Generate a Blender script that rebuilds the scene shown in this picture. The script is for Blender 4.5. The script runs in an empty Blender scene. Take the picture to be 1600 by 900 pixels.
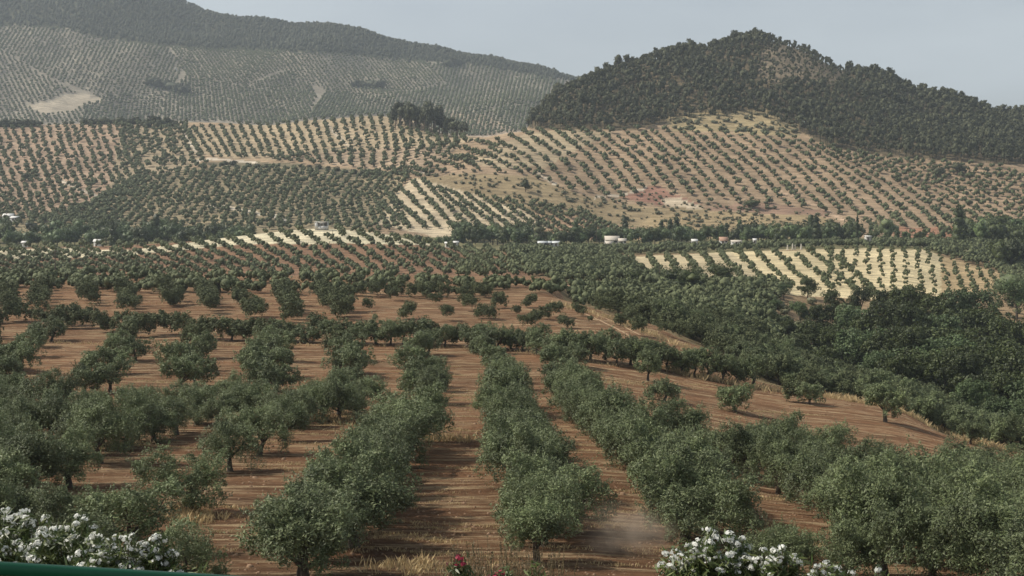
import bpy, math, random
import numpy as np
from math import radians, sin, cos, pi
random.seed(7)
RNG = np.random.default_rng(11)
scene = bpy.context.scene
COL = scene.collection

# ---------------------------------------------------------------- camera
F, HORIZON = 2200.0, 340.0                      # focal length in photo pixels (1600 wide), photo row of the horizon
PITCH = math.atan((450 - HORIZON) / F)
cam_d = bpy.data.cameras.new('camera')
cam_d.sensor_width = 36.0
cam_d.lens = 36.0 * F / 1600.0
cam_d.clip_start, cam_d.clip_end = 0.5, 12000
cam = bpy.data.objects.new('camera', cam_d)
cam.location = (0, 0, 0)
cam.rotation_euler = (pi / 2 - PITCH, 0, 0)
COL.objects.link(cam)
scene.camera = cam

# ---------------------------------------------------------------- light
SUN_EL, SUN_AZ = radians(46), radians(-80)       # azimuth from +Y (view direction), clockwise; sun high on the left
world = bpy.data.worlds.new('World')
scene.world = world
world.use_nodes = True
nt = world.node_tree
nt.nodes.clear()
N = nt.nodes.new
out = N('ShaderNodeOutputWorld'); bg = N('ShaderNodeBackground'); bg.inputs['Strength'].default_value = 0.105
sky = N('ShaderNodeTexSky'); sky.sky_type = 'NISHITA'; sky.sun_disc = False
sky.sun_elevation = SUN_EL; sky.sun_rotation = SUN_AZ
sky.air_density = 1.0; sky.dust_density = 3.0; sky.ozone_density = 1.0; sky.altitude = 500
hsv = N('ShaderNodeHueSaturation'); hsv.inputs['Saturation'].default_value = 0.55; hsv.inputs['Value'].default_value = 1.0
tc = N('ShaderNodeTexCoord'); mp = N('ShaderNodeMapping'); mp.inputs['Scale'].default_value = (1.0, 1.0, 3.2)
mp.inputs['Rotation'].default_value = (0.25, 0.3, 0.5)
ns = N('ShaderNodeTexNoise'); ns.inputs['Scale'].default_value = 3.2; ns.inputs['Detail'].default_value = 5
ns.inputs['Roughness'].default_value = 0.5
rp = N('ShaderNodeMapRange'); rp.inputs[1].default_value = 0.35; rp.inputs[2].default_value = 0.7
rp.inputs[3].default_value = 0.1; rp.inputs[4].default_value = 0.95
mx = N('ShaderNodeMix'); mx.data_type = 'RGBA'
mx.inputs['B'].default_value = (4.9, 5.45, 5.8, 1)
L = nt.links.new
L(sky.outputs[0], hsv.inputs['Color']); L(tc.outputs['Generated'], mp.inputs[0]); L(mp.outputs[0], ns.inputs['Vector'])
L(ns.outputs[0], rp.inputs[0]); L(rp.outputs[0], mx.inputs['Factor']); L(hsv.outputs[0], mx.inputs['A'])
L(mx.outputs['Result'], bg.inputs['Color']); L(bg.outputs[0], out.inputs[0])

sun_d = bpy.data.lights.new('sun', 'SUN'); sun_d.energy = 4.7; sun_d.angle = radians(1.5); sun_d.color = (1.0, 0.94, 0.84)
sun = bpy.data.objects.new('sun', sun_d); COL.objects.link(sun)
sun.rotation_euler = (pi / 2 - SUN_EL, 0, -SUN_AZ + pi)     # points from the sun towards the ground
# direction to sun = (sin az cos el, cos az cos el, sin el)
from mathutils import Vector
_sd = Vector((sin(SUN_AZ) * cos(SUN_EL), cos(SUN_AZ) * cos(SUN_EL), sin(SUN_EL)))
sun.rotation_euler = _sd.to_track_quat('Z', 'Y').to_euler()

scene.view_settings.view_transform = 'Standard'
scene.view_settings.look = 'None'
scene.view_settings.gamma = 1
scene.view_settings.use_curve_mapping = False
scene.view_settings.exposure = 0.16
scene.render.engine = 'CYCLES'
scene.cycles.max_bounces = 5
scene.cycles.volume_bounces = 0
scene.cycles.transparent_max_bounces = 6

# ---------------------------------------------------------------- small helpers
def pchip(x, y, xq):
    x = np.asarray(x, float); y = np.asarray(y, float); xq = np.clip(xq, x[0], x[-1])
    h = np.diff(x); d = np.diff(y) / h
    m = np.zeros_like(y)
    m[0], m[-1] = d[0], d[-1]
    for i in range(1, len(x) - 1):
        if d[i-1] * d[i] > 0:
            w1 = 2*h[i] + h[i-1]; w2 = h[i] + 2*h[i-1]
            m[i] = (w1 + w2) / (w1/d[i-1] + w2/d[i])
    k = np.clip(np.searchsorted(x, xq) - 1, 0, len(x) - 2)
    t = (xq - x[k]) / h[k]
    return ((2*t**3-3*t**2+1)*y[k] + (t**3-2*t**2+t)*h[k]*m[k] + (-2*t**3+3*t**2)*y[k+1] + (t**3-t**2)*h[k]*m[k+1])

def waves(x, y, wl, seed, n=7):
    r = np.random.default_rng(seed); s = 0
    for i in range(n):
        a = r.uniform(0, 2*pi); w = wl * r.uniform(0.6, 1.7)
        s = s + np.sin((x*np.cos(a) + y*np.sin(a)) * 2*pi/w + r.uniform(0, 2*pi))
    return s / math.sqrt(n)

def inpoly(px, py, poly):
    px = np.asarray(px, float); py = np.asarray(py, float)
    res = np.zeros(px.shape, bool); n = len(poly); j = n - 1
    for i in range(n):
        xi, yi = poly[i]; xj, yj = poly[j]
        c = ((yi > py) != (yj > py)) & (px < (xj - xi) * (py - yi) / ((yj - yi) or 1e-9) + xi)
        res ^= c; j = i
    return res

def project(x, y, z):                            # world -> photo pixel
    f = y*cos(PITCH) - z*sin(PITCH); u = y*sin(PITCH) + z*cos(PITCH)
    return 800 + F*x/f, 450 - F*u/f

# ---------------------------------------------------------------- the lie of the land: (distance, photo row) pairs per bearing
def zof(Y, row):
    b = (450 - row) / F
    return Y * (-sin(PITCH) + b*cos(PITCH)) / (cos(PITCH) + b*sin(PITCH))
NEAR = [(0, -1.62), (4.4, -1.75), (6.2, -2.45), (20, -6.9), (42, -12.9)]
def L0(a): return [(66, 850), (102, 700), (150, 605), (190, 547), (230, 508), (265, 478), (320, 447), (360, 433)] + a
def mount(r, base=200): return [(1420, 218), (1850, 210), (1950, base), (2250, base + (r-base)*0.42), (2550, base + (r-base)*0.78), (2800, r), (2950, r+14), (3300, r+60), (4200, 300), (6000, 330)]
COLS = {
 -400: L0([(400, 431), (440, 434.5), (480, 430.8), (510, 422.5), (540, 414.4), (570, 406.2), (595, 399.4), (620, 396), (680, 405), (740, 390), (820, 368), (900, 330), (1000, 290), (1100, 250), (1200, 215), (1260, 198)]) + mount(-60),
 0: L0([(400, 431), (440, 434.5), (480, 430.6), (510, 420.5), (540, 410.2), (570, 399.9), (595, 391.3), (610, 387), (670, 402), (740, 388), (820, 362), (900, 325), (1000, 285), (1100, 245), (1200, 210), (1250, 196)]) + mount(-48),
 150: L0([(400, 431), (440, 434.5), (480, 430.6), (510, 420.1), (540, 409.3), (570, 398.5), (595, 389.5), (610, 385), (670, 402), (740, 388), (820, 360), (900, 325), (1000, 285), (1100, 245), (1200, 208), (1250, 194)]) + mount(-25),
 300: L0([(400, 431), (440, 434.5), (480, 430.4), (510, 418.3), (540, 405.6), (570, 392.9), (595, 382.3), (610, 377), (670, 398), (740, 387), (820, 360), (900, 322), (1000, 280), (1100, 242), (1200, 204), (1250, 191)]) + mount(9),
 400: L0([(400, 431), (440, 434.5), (480, 430.2), (510, 415.9), (540, 400.6), (570, 385.2), (595, 372.4), (612, 366), (670, 395), (740, 386), (820, 358), (900, 320), (1000, 278), (1100, 240), (1200, 204), (1250, 194)]) + mount(27),
 500: L0([(400, 431), (440, 434.5), (480, 430.1), (510, 414.1), (540, 396.6), (570, 379.2), (595, 364.8), (615, 357.5), (670, 392), (740, 386), (820, 357), (900, 320), (1000, 276), (1100, 234), (1190, 196), (1240, 187)]) + mount(46),
 580: L0([(400, 431), (440, 434.5), (480, 430.2), (510, 415.3), (540, 399.2), (570, 383.1), (595, 369.7), (615, 363), (670, 390), (740, 385), (820, 358), (900, 320), (1000, 272), (1100, 228), (1180, 190), (1230, 182)]) + mount(62),
 650: L0([(400, 431), (440, 434.5), (480, 430.4), (510, 418.1), (540, 405.2), (570, 392.2), (595, 381.4), (625, 376), (680, 388), (740, 384), (820, 362), (900, 310), (980, 262), (1070, 225), (1150, 200), (1210, 192)]) + mount(74),
 700: L0([(400, 431), (440, 434.5), (480, 430.6), (510, 420.5), (540, 410.2), (570, 399.9), (595, 391.3), (640, 387), (700, 389), (760, 383), (820, 364), (880, 322), (950, 272), (1010, 242), (1090, 218), (1160, 210)]) + mount(84),
 750:  L0([(400, 432), (450, 422), (520, 408), (600, 396), (700, 388), (770, 381), (820, 362), (880, 316), (940, 270), (1000, 238), (1060, 218), (1110, 212)]) + mount(94),
 800:  L0([(400, 437), (450, 427), (520, 411), (600, 398), (700, 389), (775, 382), (820, 362), (880, 316), (940, 272), (1000, 234), (1060, 211), (1090, 205), (1200, 228)]) + mount(104),
 850:  L0([(400, 440), (450, 429), (520, 413), (600, 399), (700, 390), (780, 382), (820, 366), (880, 322), (940, 277), (1000, 236), (1050, 214), (1080, 204), (1120, 188), (1165, 172), (1230, 195)]) + mount(115),
 900:  [(66, 850), (102, 700), (150, 606), (190, 549), (230, 510), (262, 482), (285, 474), (310, 484), (360, 462), (400, 446), (450, 431), (520, 414), (600, 400), (700, 390), (780, 382), (820, 368), (880, 328), (940, 282), (1000, 240), (1040, 218), (1070, 202), (1130, 165), (1190, 138), (1260, 165)] + mount(128),
 1000: [(66, 855), (102, 706), (150, 618), (180, 573), (215, 530), (245, 504), (262, 505), (300, 490), (340, 474), (400, 456), (450, 438), (520, 418), (600, 402), (700, 389), (780, 382), (820, 368), (880, 335), (940, 290), (1000, 246), (1040, 222), (1075, 198), (1150, 145), (1240, 99), (1330, 140), (1600, 250), (2800, 160), (6000, 330)],
 1100: [(66, 860), (95, 740), (130, 665), (160, 618), (185, 585), (205, 560), (222, 545), (240, 541), (280, 512), (330, 485), (400, 461), (450, 445), (520, 420), (600, 402), (700, 388), (780, 381), (820, 368), (880, 337), (940, 292), (1000, 248), (1050, 214), (1090, 186), (1180, 125), (1285, 76), (1400, 130), (1700, 250), (2800, 200), (6000, 330)],
 1200: [(66, 866), (88, 785), (120, 705), (150, 650), (175, 615), (190, 601), (205, 600), (250, 566), (300, 530), (350, 500), (400, 474), (450, 454), (500, 440), (560, 412), (620, 394), (700, 386), (780, 380), (820, 366), (880, 338), (940, 296), (1000, 250), (1050, 214), (1095, 182), (1200, 110), (1320, 62), (1450, 120), (1800, 260), (2800, 230), (6000, 330)],
 1250: [(66, 868), (88, 790), (120, 712), (150, 658), (172, 625), (188, 610), (204, 610), (250, 580), (300, 546), (350, 512), (400, 484), (450, 458), (500, 442), (560, 410), (620, 392), (700, 385), (780, 380), (820, 366), (880, 338), (940, 297), (1000, 255), (1050, 218), (1080, 202), (1200, 125), (1320, 79), (1450, 130), (1800, 260), (2800, 240), (6000, 330)],
 1300: [(66, 870), (88, 794), (120, 718), (150, 662), (170, 630), (186, 616), (202, 617), (250, 592), (300, 556), (350, 522), (400, 490), (450, 464), (490, 447), (560, 412), (620, 391), (700, 384), (780, 379), (820, 366), (880, 340), (940, 300), (985, 265), (1040, 230), (1150, 165), (1310, 103), (1450, 140), (1800, 260), (2800, 250), (6000, 330)],
 1400: [(66, 874), (88, 800), (118, 730), (145, 680), (165, 650), (178, 637), (195, 640), (250, 608), (300, 570), (350, 534), (400, 500), (450, 470), (490, 451), (560, 414), (625, 392), (700, 384), (780, 378), (820, 366), (880, 342), (940, 303), (980, 272), (1020, 245), (1150, 185), (1310, 140), (1450, 165), (1800, 270), (2800, 270), (6000, 330)],
 1500: [(66, 878), (88, 806), (115, 748), (140, 708), (156, 688), (168, 685), (190, 684), (250, 636), (300, 590), (350, 546), (400, 508), (450, 474), (500, 452), (560, 432), (640, 400), (700, 385), (780, 378), (820, 366), (880, 344), (940, 305), (980, 276), (1012, 252), (1150, 200), (1300, 168), (1450, 190), (1800, 280), (2800, 290), (6000, 330)],
 1600: [(66, 882), (88, 812), (115, 760), (140, 725), (156, 708), (168, 705), (190, 702), (250, 650), (300, 600), (350, 556), (400, 516), (450, 480), (520, 450), (600, 424), (680, 398), (740, 384), (820, 370), (880, 346), (940, 308), (980, 280), (1012, 258), (1150, 215), (1290, 191), (1450, 210), (1800, 290), (2800, 300), (6000, 330)],
 2000: [(66, 890), (88, 830), (140, 760), (190, 730), (250, 670), (300, 620), (400, 530), (520, 460), (680, 405), (820, 372), (940, 320), (1012, 280), (1150, 250), (1290, 240), (1450, 250), (1800, 300), (2800, 310), (6000, 330)],
}
def smooth1(a, ker, axis):
    pad = len(ker)//2
    ap = np.concatenate([np.repeat(a.take([0], axis), pad, axis), a, np.repeat(a.take([-1], axis), pad, axis)], axis)
    return np.apply_along_axis(lambda v: np.convolve(v, ker, 'valid'), axis, ap)
NU, NY = 1201, 1500
UG = np.linspace(-0.62, 0.62, NU)
# rows of the sheet: closer together near the camera
YG = np.concatenate([np.linspace(-30, 1.9, 10), np.exp(np.linspace(math.log(2.0), math.log(3300), NY - 10))])
zc = []
xs = sorted(COLS)
for X in xs:
    k = COLS[X]
    Ys = [p[0] for p in NEAR] + [p[0] for p in k]
    Zs = [p[1] for p in NEAR] + [zof(p[0], p[1]) for p in k]
    zc.append(pchip(Ys, Zs, np.clip(YG, 0, 6000)))
zc = np.array(zc)                                  # cols x NY
us = (np.array(xs) - 800) / F
ZG = np.empty((NU, NY))
for j in range(NY):
    ZG[:, j] = pchip(us, zc[:, j], UG)
XS_ = 800 + UG*F
RAV = np.clip((XS_-1180)/140, 0, 1); RAV = RAV*RAV*(3-2*RAV)
ZG -= RAV[:, None]*6.5*np.exp(-((YG[None, :]-330)/75.0)**2)
ker = np.hanning(15); ker /= ker.sum()
ZG = smooth1(ZG, ker, 0)
XW = UG[:, None] * np.maximum(YG, 12)[None, :]
YW = np.repeat(YG[None, :], NU, 0)
far = np.clip((YW - 780) / 300, 0, 1); vfar = np.clip((YW - 1700) / 400, 0, 1)
ZG += far*(1-vfar)*(waves(XW, YW*0.6, 130, 3)*1.1 + waves(XW, YW, 45, 4)*0.35)
ZG += vfar*(waves(XW*1.6, YW*0.5, 420, 5)*9 + waves(XW*1.5, YW*0.6, 150, 6)*3.5)
pineh = np.clip((YW-1080)/80, 0, 1)*(1-vfar)*np.clip((XW-40)/60, 0, 1)
ZG += pineh*waves(XW*1.5, YW*0.7, 110, 8)*2.5
nearw = np.clip((YW-50)/30, 0, 1)*np.clip((420-YW)/150, 0, 1)
ZG += nearw*(waves(XW*0.35, YW, 6.5, 9)*0.05 + waves(XW*0.25, YW, 2.3, 10)*0.03)

def ground_z(x, y):
    x = np.asarray(x, float); y = np.asarray(y, float)
    u = x / np.maximum(y, 12)
    a = np.clip((u - UG[0]) / (UG[1]-UG[0]), 0, NU-1.001); i = a.astype(int); fa = a - i
    j = np.clip(np.searchsorted(YG, y) - 1, 0, NY-2); fb = np.clip((y - YG[j])/(YG[j+1]-YG[j]), 0, 1)
    return (ZG[i, j]*(1-fa)*(1-fb) + ZG[i+1, j]*fa*(1-fb) + ZG[i, j+1]*(1-fa)*fb + ZG[i+1, j+1]*fa*fb)

YS = np.exp(np.linspace(math.log(15), math.log(3200), 2200))
def hit(px, py, ymin=0.0):                        # where the line of sight through a photo pixel meets the ground
    px = np.atleast_1d(np.asarray(px, float)); py = np.atleast_1d(np.asarray(py, float))
    b = (450 - py)/F; wy = cos(PITCH) + b*sin(PITCH); u = (px-800)/F/wy; s = (-sin(PITCH) + b*cos(PITCH))/wy
    Ygrid = YS[None, :]
    g = ground_z(u[:, None]*Ygrid, np.repeat(Ygrid, len(px), 0))
    under = (g >= s[:, None]*Ygrid) & (Ygrid > ymin)
    k = under.argmax(1); ok = under.any(1)
    Y = YS[k]
    return np.stack([u*Y, Y, ground_z(u*Y, Y)], 1), ok

# ---------------------------------------------------------------- materials
def mat(name):
    m = bpy.data.materials.new(name); m.use_nodes = True
    n = m.node_tree.nodes; b = n['Principled BSDF']
    return m, m.node_tree, b

def leaf_mat(name, c1, c2, back, var=0.35, trans=0.12, rough=0.6):
    m, t, b = mat(name)
    N = t.nodes.new; L = t.links.new
    g = N('ShaderNodeNewGeometry'); oi = N('ShaderNodeObjectInfo')
    mixc = N('ShaderNodeMix'); mixc.data_type = 'RGBA'
    mixc.inputs['A'].default_value = (*c1, 1); mixc.inputs['B'].default_value = (*c2, 1)
    L(g.outputs['Random Per Island'], mixc.inputs['Factor'])
    mb = N('ShaderNodeMix'); mb.data_type = 'RGBA'; mb.inputs['B'].default_value = (*back, 1)
    L(mixc.outputs['Result'], mb.inputs['A']); L(g.outputs['Backfacing'], mb.inputs['Factor'])
    # patches of slightly different green through the crowns, from the place itself
    nz = N('ShaderNodeTexNoise'); nz.inputs['Scale'].default_value = 0.55; nz.inputs['Detail'].default_value = 2
    L(g.outputs['Position'], nz.inputs['Vector'])
    r1 = N('ShaderNodeMapRange'); r1.inputs[1].default_value = 0.3; r1.inputs[2].default_value = 0.7
    r1.inputs[3].default_value = 1-var*0.7; r1.inputs[4].default_value = 1+var*0.7
    L(nz.outputs[0], r1.inputs[0])
    r2 = N('ShaderNodeMapRange'); r2.inputs[3].default_value = 1-var*0.45; r2.inputs[4].default_value = 1+var*0.45
    L(oi.outputs['Random'], r2.inputs[0])
    mm = N('ShaderNodeMath'); mm.operation = 'MULTIPLY'; L(r1.outputs[0], mm.inputs[0]); L(r2.outputs[0], mm.inputs[1])
    sc = N('ShaderNodeVectorMath'); sc.operation = 'SCALE'; L(mb.outputs['Result'], sc.inputs[0]); L(mm.outputs[0], sc.inputs['Scale'])
    L(sc.outputs[0], b.inputs['Base Color'])
    b.inputs['Roughness'].default_value = rough; b.inputs['Specular IOR Level'].default_value = 0.35
    if trans:
        o = t.nodes['Material Output']; tr = N('ShaderNodeBsdfTranslucent'); L(sc.outputs[0], tr.inputs['Color'])
        ms = N('ShaderNodeMixShader'); ms.inputs[0].default_value = trans
        L(b.outputs[0], ms.inputs[1]); L(tr.outputs[0], ms.inputs[2]); L(ms.outputs[0], o.inputs['Surface'])
    return m

def plain_mat(name, c, rough=0.8, var=0.2, scale=3.0, c2=None, bump=0.0, metallic=0.0):
    m, t, b = mat(name); N = t.nodes.new; L = t.links.new
    tcx = N('ShaderNodeTexCoord'); nz = N('ShaderNodeTexNoise'); nz.inputs['Scale'].default_value = scale; nz.inputs['Detail'].default_value = 6
    L(tcx.outputs['Object'], nz.inputs['Vector'])
    mx = N('ShaderNodeMix'); mx.data_type = 'RGBA'
    mx.inputs['A'].default_value = (*[v*(1-var) for v in c], 1)
    mx.inputs['B'].default_value = (*(c2 or [min(1, v*(1+var)) for v in c]), 1)
    L(nz.outputs[0], mx.inputs['Factor']); L(mx.outputs['Result'], b.inputs['Base Color'])
    b.inputs['Roughness'].default_value = rough; b.inputs['Metallic'].default_value = metallic
    b.inputs['Specular IOR Level'].default_value = 0.3
    if bump:
        bp = N('ShaderNodeBump'); bp.inputs['Strength'].default_value = bump; bp.inputs['Distance'].default_value = 0.05
        L(nz.outputs[0], bp.inputs['Height']); L(bp.outputs[0], b.inputs['Normal'])
    return m

M_OLIVE = leaf_mat('olive_leaves', (0.072, 0.097, 0.036), (0.158, 0.184, 0.080), (0.18, 0.20, 0.115), 0.46)
M_OLIVEFAR = leaf_mat('olive_leaves_distant', (0.076, 0.092, 0.036), (0.135, 0.150, 0.066), (0.135, 0.15, 0.07), 0.42, 0.0, 0.8)
M_PINE = leaf_mat('pine_needles', (0.042, 0.047, 0.021), (0.082, 0.084, 0.037), (0.06, 0.065, 0.03), 0.5, 0.0, 0.8)
M_OAK = leaf_mat('broad_leaves', (0.030, 0.042, 0.010), (0.062, 0.076, 0.018), (0.065, 0.08, 0.022), 0.5, 0.12)
M_OAK2 = leaf_mat('pale_broad_leaves', (0.055, 0.085, 0.028), (0.10, 0.135, 0.05), (0.11, 0.14, 0.06), 0.4, 0.12)
M_POPLAR = leaf_mat('poplar_leaves', (0.050, 0.080, 0.023), (0.092, 0.122, 0.038), (0.1, 0.13, 0.07), 0.4, 0.1)
M_FOREST = leaf_mat('forest_needles', (0.030, 0.036, 0.018), (0.055, 0.060, 0.030), (0.04, 0.05, 0.025), 0.5, 0.0, 0.8)
M_SCRUB = leaf_mat('scrub_leaves', (0.085, 0.092, 0.045), (0.16, 0.145, 0.075), (0.14, 0.14, 0.08), 0.5, 0.0)
M_OLEANDER = leaf_mat('oleander_leaves', (0.05, 0.088, 0.022), (0.13, 0.15, 0.045), (0.10, 0.13, 0.05), 0.4, 0.2, 0.45)
M_PETAL = leaf_mat('white_petals', (0.86, 0.86, 0.82), (0.90, 0.90, 0.86), (0.84, 0.84, 0.78), 0.04, 0.35)
M_PINK = leaf_mat('crimson_petals', (0.20, 0.06, 0.075), (0.28, 0.09, 0.11), (0.5, 0.05, 0.1), 0.1, 0.25)
M_STRAW = leaf_mat('dry_grass_blades', (0.42, 0.30, 0.15), (0.62, 0.47, 0.26), (0.5, 0.38, 0.2), 0.3, 0.2)
M_BARK = plain_mat('olive_bark', (0.085, 0.068, 0.052), 0.95, 0.45, 5, bump=0.8)
M_PBARK = plain_mat('pine_bark', (0.16, 0.12, 0.09), 0.95, 0.3, 3)
M_STALK = plain_mat('shrub_stem', (0.16, 0.12, 0.07), 0.9, 0.3, 8)

# ---------------------------------------------------------------- ground sheet
def ground():
    PX, PY = project(XW, np.maximum(YW, 1), ZG)
    c = np.zeros((NU, NY, 4)); c[..., :3] = (0.205, 0.108, 0.056); c[..., 3] = 1.0      # red brown ploughed soil; alpha = straw streaks
    Y = YW
    def put(mask, col, a=0.0):
        c[mask, :3] = col; c[mask, 3] = a
    jx = waves(XW, YW, 18, 21)*1.5; jy = waves(XW, YW, 25, 22)*0.8
    px, py = PX + jx, PY + jy
    put(Y < 58, (0.16, 0.10, 0.055), 0.6)
    # beyond the near hill
    edge = pchip([-400, 850, 900, 1000, 1100, 1200, 1300, 1400, 1500, 1600, 2000], [378, 380, 292, 252, 228, 196, 192, 184, 164, 162, 160], PX)
    put(Y > edge, (0.20, 0.155, 0.085), 0.5)
    m = (Y > 375) & (Y < 660) & (PX < 860); put(m, (0.25, 0.145, 0.088), 0.3)
    m = (Y > 375) & (Y < 700) & (px > 830); put(m, (0.27, 0.19, 0.11), 0.4)
    m = (Y > 640) & (Y < 860); put(m, (0.16, 0.15, 0.075), 0.4)
    m = inpoly(px, py, [(-50, 391), (100, 388), (205, 391), (300, 378), (400, 362), (480, 352), (560, 352), (640, 372), (700, 378), (690, 384), (600, 381), (540, 380), (480, 381), (400, 381), (300, 389), (205, 399), (100, 403), (-50, 405)]) & (Y > 480) & (Y < 660)
    put(m, (0.66, 0.58, 0.40), 0.0)
    m = inpoly(px, py, [(967, 402), (1100, 396), (1300, 388), (1440, 390), (1500, 408), (1565, 428), (1558, 452), (1430, 470), (1240, 462), (1150, 452), (1000, 430)]) & (Y > 440) & (Y < 690)
    put(m, (0.52, 0.43, 0.27), 0.1)
    m2 = m & (np.abs(px - 1330 + (py-420)*-1.5) < 150); c[m2, :3] = (0.64, 0.53, 0.32)
    m2 = m & (px > 1470); c[m2, :3] = (0.46, 0.34, 0.19)
    m = inpoly(px, py, [(1440, 383), (1510, 376), (1600, 388), (1620, 400), (1540, 400), (1470, 394)]) & (Y > 600) & (Y < 800); put(m, (0.36, 0.34, 0.2), 0.2)
    m = inpoly(PX, PY, [(1505, 377), (1522, 374), (1530, 384), (1560, 390), (1535, 392), (1528, 399), (1520, 398), (1519, 388)]) & (Y > 600) & (Y < 800); put(m, (0.65, 0.6, 0.48), 0.0)
    m = inpoly(px, py, [(850, 448), (900, 437), (990, 441), (1010, 449), (950, 450)]) & (Y > 380) & (Y < 520); put(m, (0.36, 0.22, 0.13), 0.3)
    # right hill grove and its scrub
    far_ = (Y > 815) & (Y < 1500)
    put(far_, (0.36, 0.26, 0.165), 0.25)
    def zone(poly, col, a=0.2, lo=800, hi=1500): put(inpoly(px, py, poly) & (Y > lo) & (Y < hi), col, a)
    zone([(640, 272), (760, 232), (830, 200), (1000, 198), (1130, 190), (1260, 215), (1340, 240), (1620, 262), (1620, 372), (800, 372), (560, 372), (560, 330)], (0.335, 0.24, 0.155))
    zone([(720, 255), (830, 205), (960, 205), (880, 245), (850, 262), (790, 262)], (0.43, 0.34, 0.22))
    zone([(650, 278), (740, 270), (830, 275), (900, 302), (990, 322), (1160, 328), (1290, 338), (1310, 360), (1200, 372), (1010, 360), (930, 345), (830, 330), (740, 308)], (0.26, 0.20, 0.115), 0.6)
    zone([(820, 330), (900, 338), (1010, 362), (1010, 374), (800, 374)], (0.42, 0.28, 0.18))
    zone([(570, 330), (650, 278), (700, 292), (760, 310), (830, 333), (865, 352), (820, 370), (680, 370), (590, 350)], (0.54, 0.44, 0.30))
    zone([(1020, 335), (1170, 330), (1290, 340), (1320, 372), (1100, 372), (1000, 350)], (0.33, 0.25, 0.14), 0.6)
    zone([(968, 306), (1000, 296), (1030, 290), (1050, 303), (1100, 320), (1060, 322), (1000, 318)], (0.29, 0.155, 0.11))
    zone([(1032, 310), (1062, 310), (1100, 322), (1098, 328), (1040, 322)], (0.55, 0.45, 0.32))
    zone([(1100, 322), (1200, 318), (1290, 328), (1295, 338), (1200, 334), (1110, 330)], (0.31, 0.20, 0.14))
    zone([(1390, 354), (1440, 356), (1500, 352), (1500, 372), (1400, 372)], (0.36, 0.19, 0.12))
    # left hills
    zone([(-600, 180), (190, 190), (200, 250), (170, 300), (110, 340), (-600, 350)], (0.36, 0.255, 0.175))
    zone([(190, 190), (290, 190), (320, 240), (300, 262), (170, 300)], (0.33, 0.26, 0.17))
    zone([(170, 300), (300, 262), (480, 258), (640, 272), (600, 330), (560, 372), (0, 372), (0, 345), (110, 335)], (0.27, 0.22, 0.135), 0.3)
    zone([(284, 200), (420, 195), (520, 185), (620, 175), (745, 215), (715, 228), (660, 232), (560, 240), (420, 250), (310, 243)], (0.41, 0.32, 0.205))
    zone([(410, 243), (600, 232), (720, 225), (690, 250), (640, 268), (560, 262)], (0.37, 0.275, 0.185))
    zone([(320, 252), (440, 254), (560, 266), (640, 272), (560, 275), (440, 262), (330, 262)], (0.15, 0.13, 0.08), 0.3)
    # narrow pale tracks on the hills
    def track(pts, w, col, lo, hi):
        for (x0, y0), (x1, y1) in zip(pts, pts[1:]):
            dx, dy = x1-x0, y1-y0; t = np.clip(((PX-x0)*dx + (PY-y0)*dy)/(dx*dx+dy*dy), 0, 1)
            m = (np.hypot(PX-x0-t*dx, PY-y0-t*dy) < w) & (Y > lo) & (Y < hi); c[m, :3] = col; c[m, 3] = 0
    pale = (0.56, 0.48, 0.37)
    track([(284, 203), (296, 222), (310, 242)], 1.8, pale, 900, 1500)
    track([(300, 253), (330, 248), (400, 254)], 1.5, pale, 900, 1500)
    track([(505, 188), (520, 205), (545, 228)], 1.6, pale, 900, 1500)
    track([(650, 272), (663, 270)], 2.0, pale, 800, 1500)
    track([(325, 322), (350, 322), (372, 327), (405, 334)], 2.2, pale, 800, 1100)
    track([(430, 338), (448, 345)], 3.0, (0.62, 0.55, 0.45), 800, 1100)
    track([(95, 282), (125, 296), (165, 312)], 1.8, pale, 800, 1300)
    track([(930, 308), (975, 304), (1010, 294)], 1.6, pale, 800, 1300)
    track([(1220, 300), (1280, 322), (1320, 345)], 1.6, (0.48, 0.34, 0.23), 800, 1300)
    track([(840, 270), (870, 290)], 1.4, pale, 800, 1300)
    # pine hill
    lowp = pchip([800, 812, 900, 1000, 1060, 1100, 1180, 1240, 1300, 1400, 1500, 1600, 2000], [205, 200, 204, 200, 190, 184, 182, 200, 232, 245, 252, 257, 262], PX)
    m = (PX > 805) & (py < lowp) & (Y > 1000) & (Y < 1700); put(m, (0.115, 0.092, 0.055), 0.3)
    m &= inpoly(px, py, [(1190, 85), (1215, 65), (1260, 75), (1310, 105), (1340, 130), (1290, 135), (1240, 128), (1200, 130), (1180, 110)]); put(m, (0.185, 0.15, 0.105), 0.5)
    m = (Y > 1000) & (Y < 1400) & inpoly(px, py, [(1040, 185), (1110, 172), (1200, 172), (1250, 195), (1250, 215), (1130, 205), (1050, 205)]); put(m, (0.34, 0.27, 0.15), 0.6)
    # far mountain
    m = Y > 1500; put(m, (0.25, 0.22, 0.17), 0.2)
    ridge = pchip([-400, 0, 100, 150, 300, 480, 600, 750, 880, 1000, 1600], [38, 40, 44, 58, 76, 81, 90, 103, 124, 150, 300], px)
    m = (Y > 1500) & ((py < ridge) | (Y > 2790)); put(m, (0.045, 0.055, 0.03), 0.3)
    m = (Y > 1500) & inpoly(px, py, [(38, 164), (75, 158), (100, 148), (125, 145), (155, 152), (160, 160), (130, 165), (110, 176), (70, 180)]); put(m, (0.40, 0.34, 0.255), 0.3)
    m = (Y > 1500) & inpoly(px, py, [(700, 172), (760, 182), (800, 198), (820, 215), (720, 215)]); put(m, (0.42, 0.33, 0.24), 0.0)
    me = bpy.data.meshes.new('ground')
    V = np.stack([XW, YW, ZG], -1).reshape(-1, 3)
    i = np.arange(NU-1)[:, None]*NY + np.arange(NY-1)[None, :]
    Q = np.stack([i, i+NY, i+NY+1, i+1], -1).reshape(-1, 4)
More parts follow.
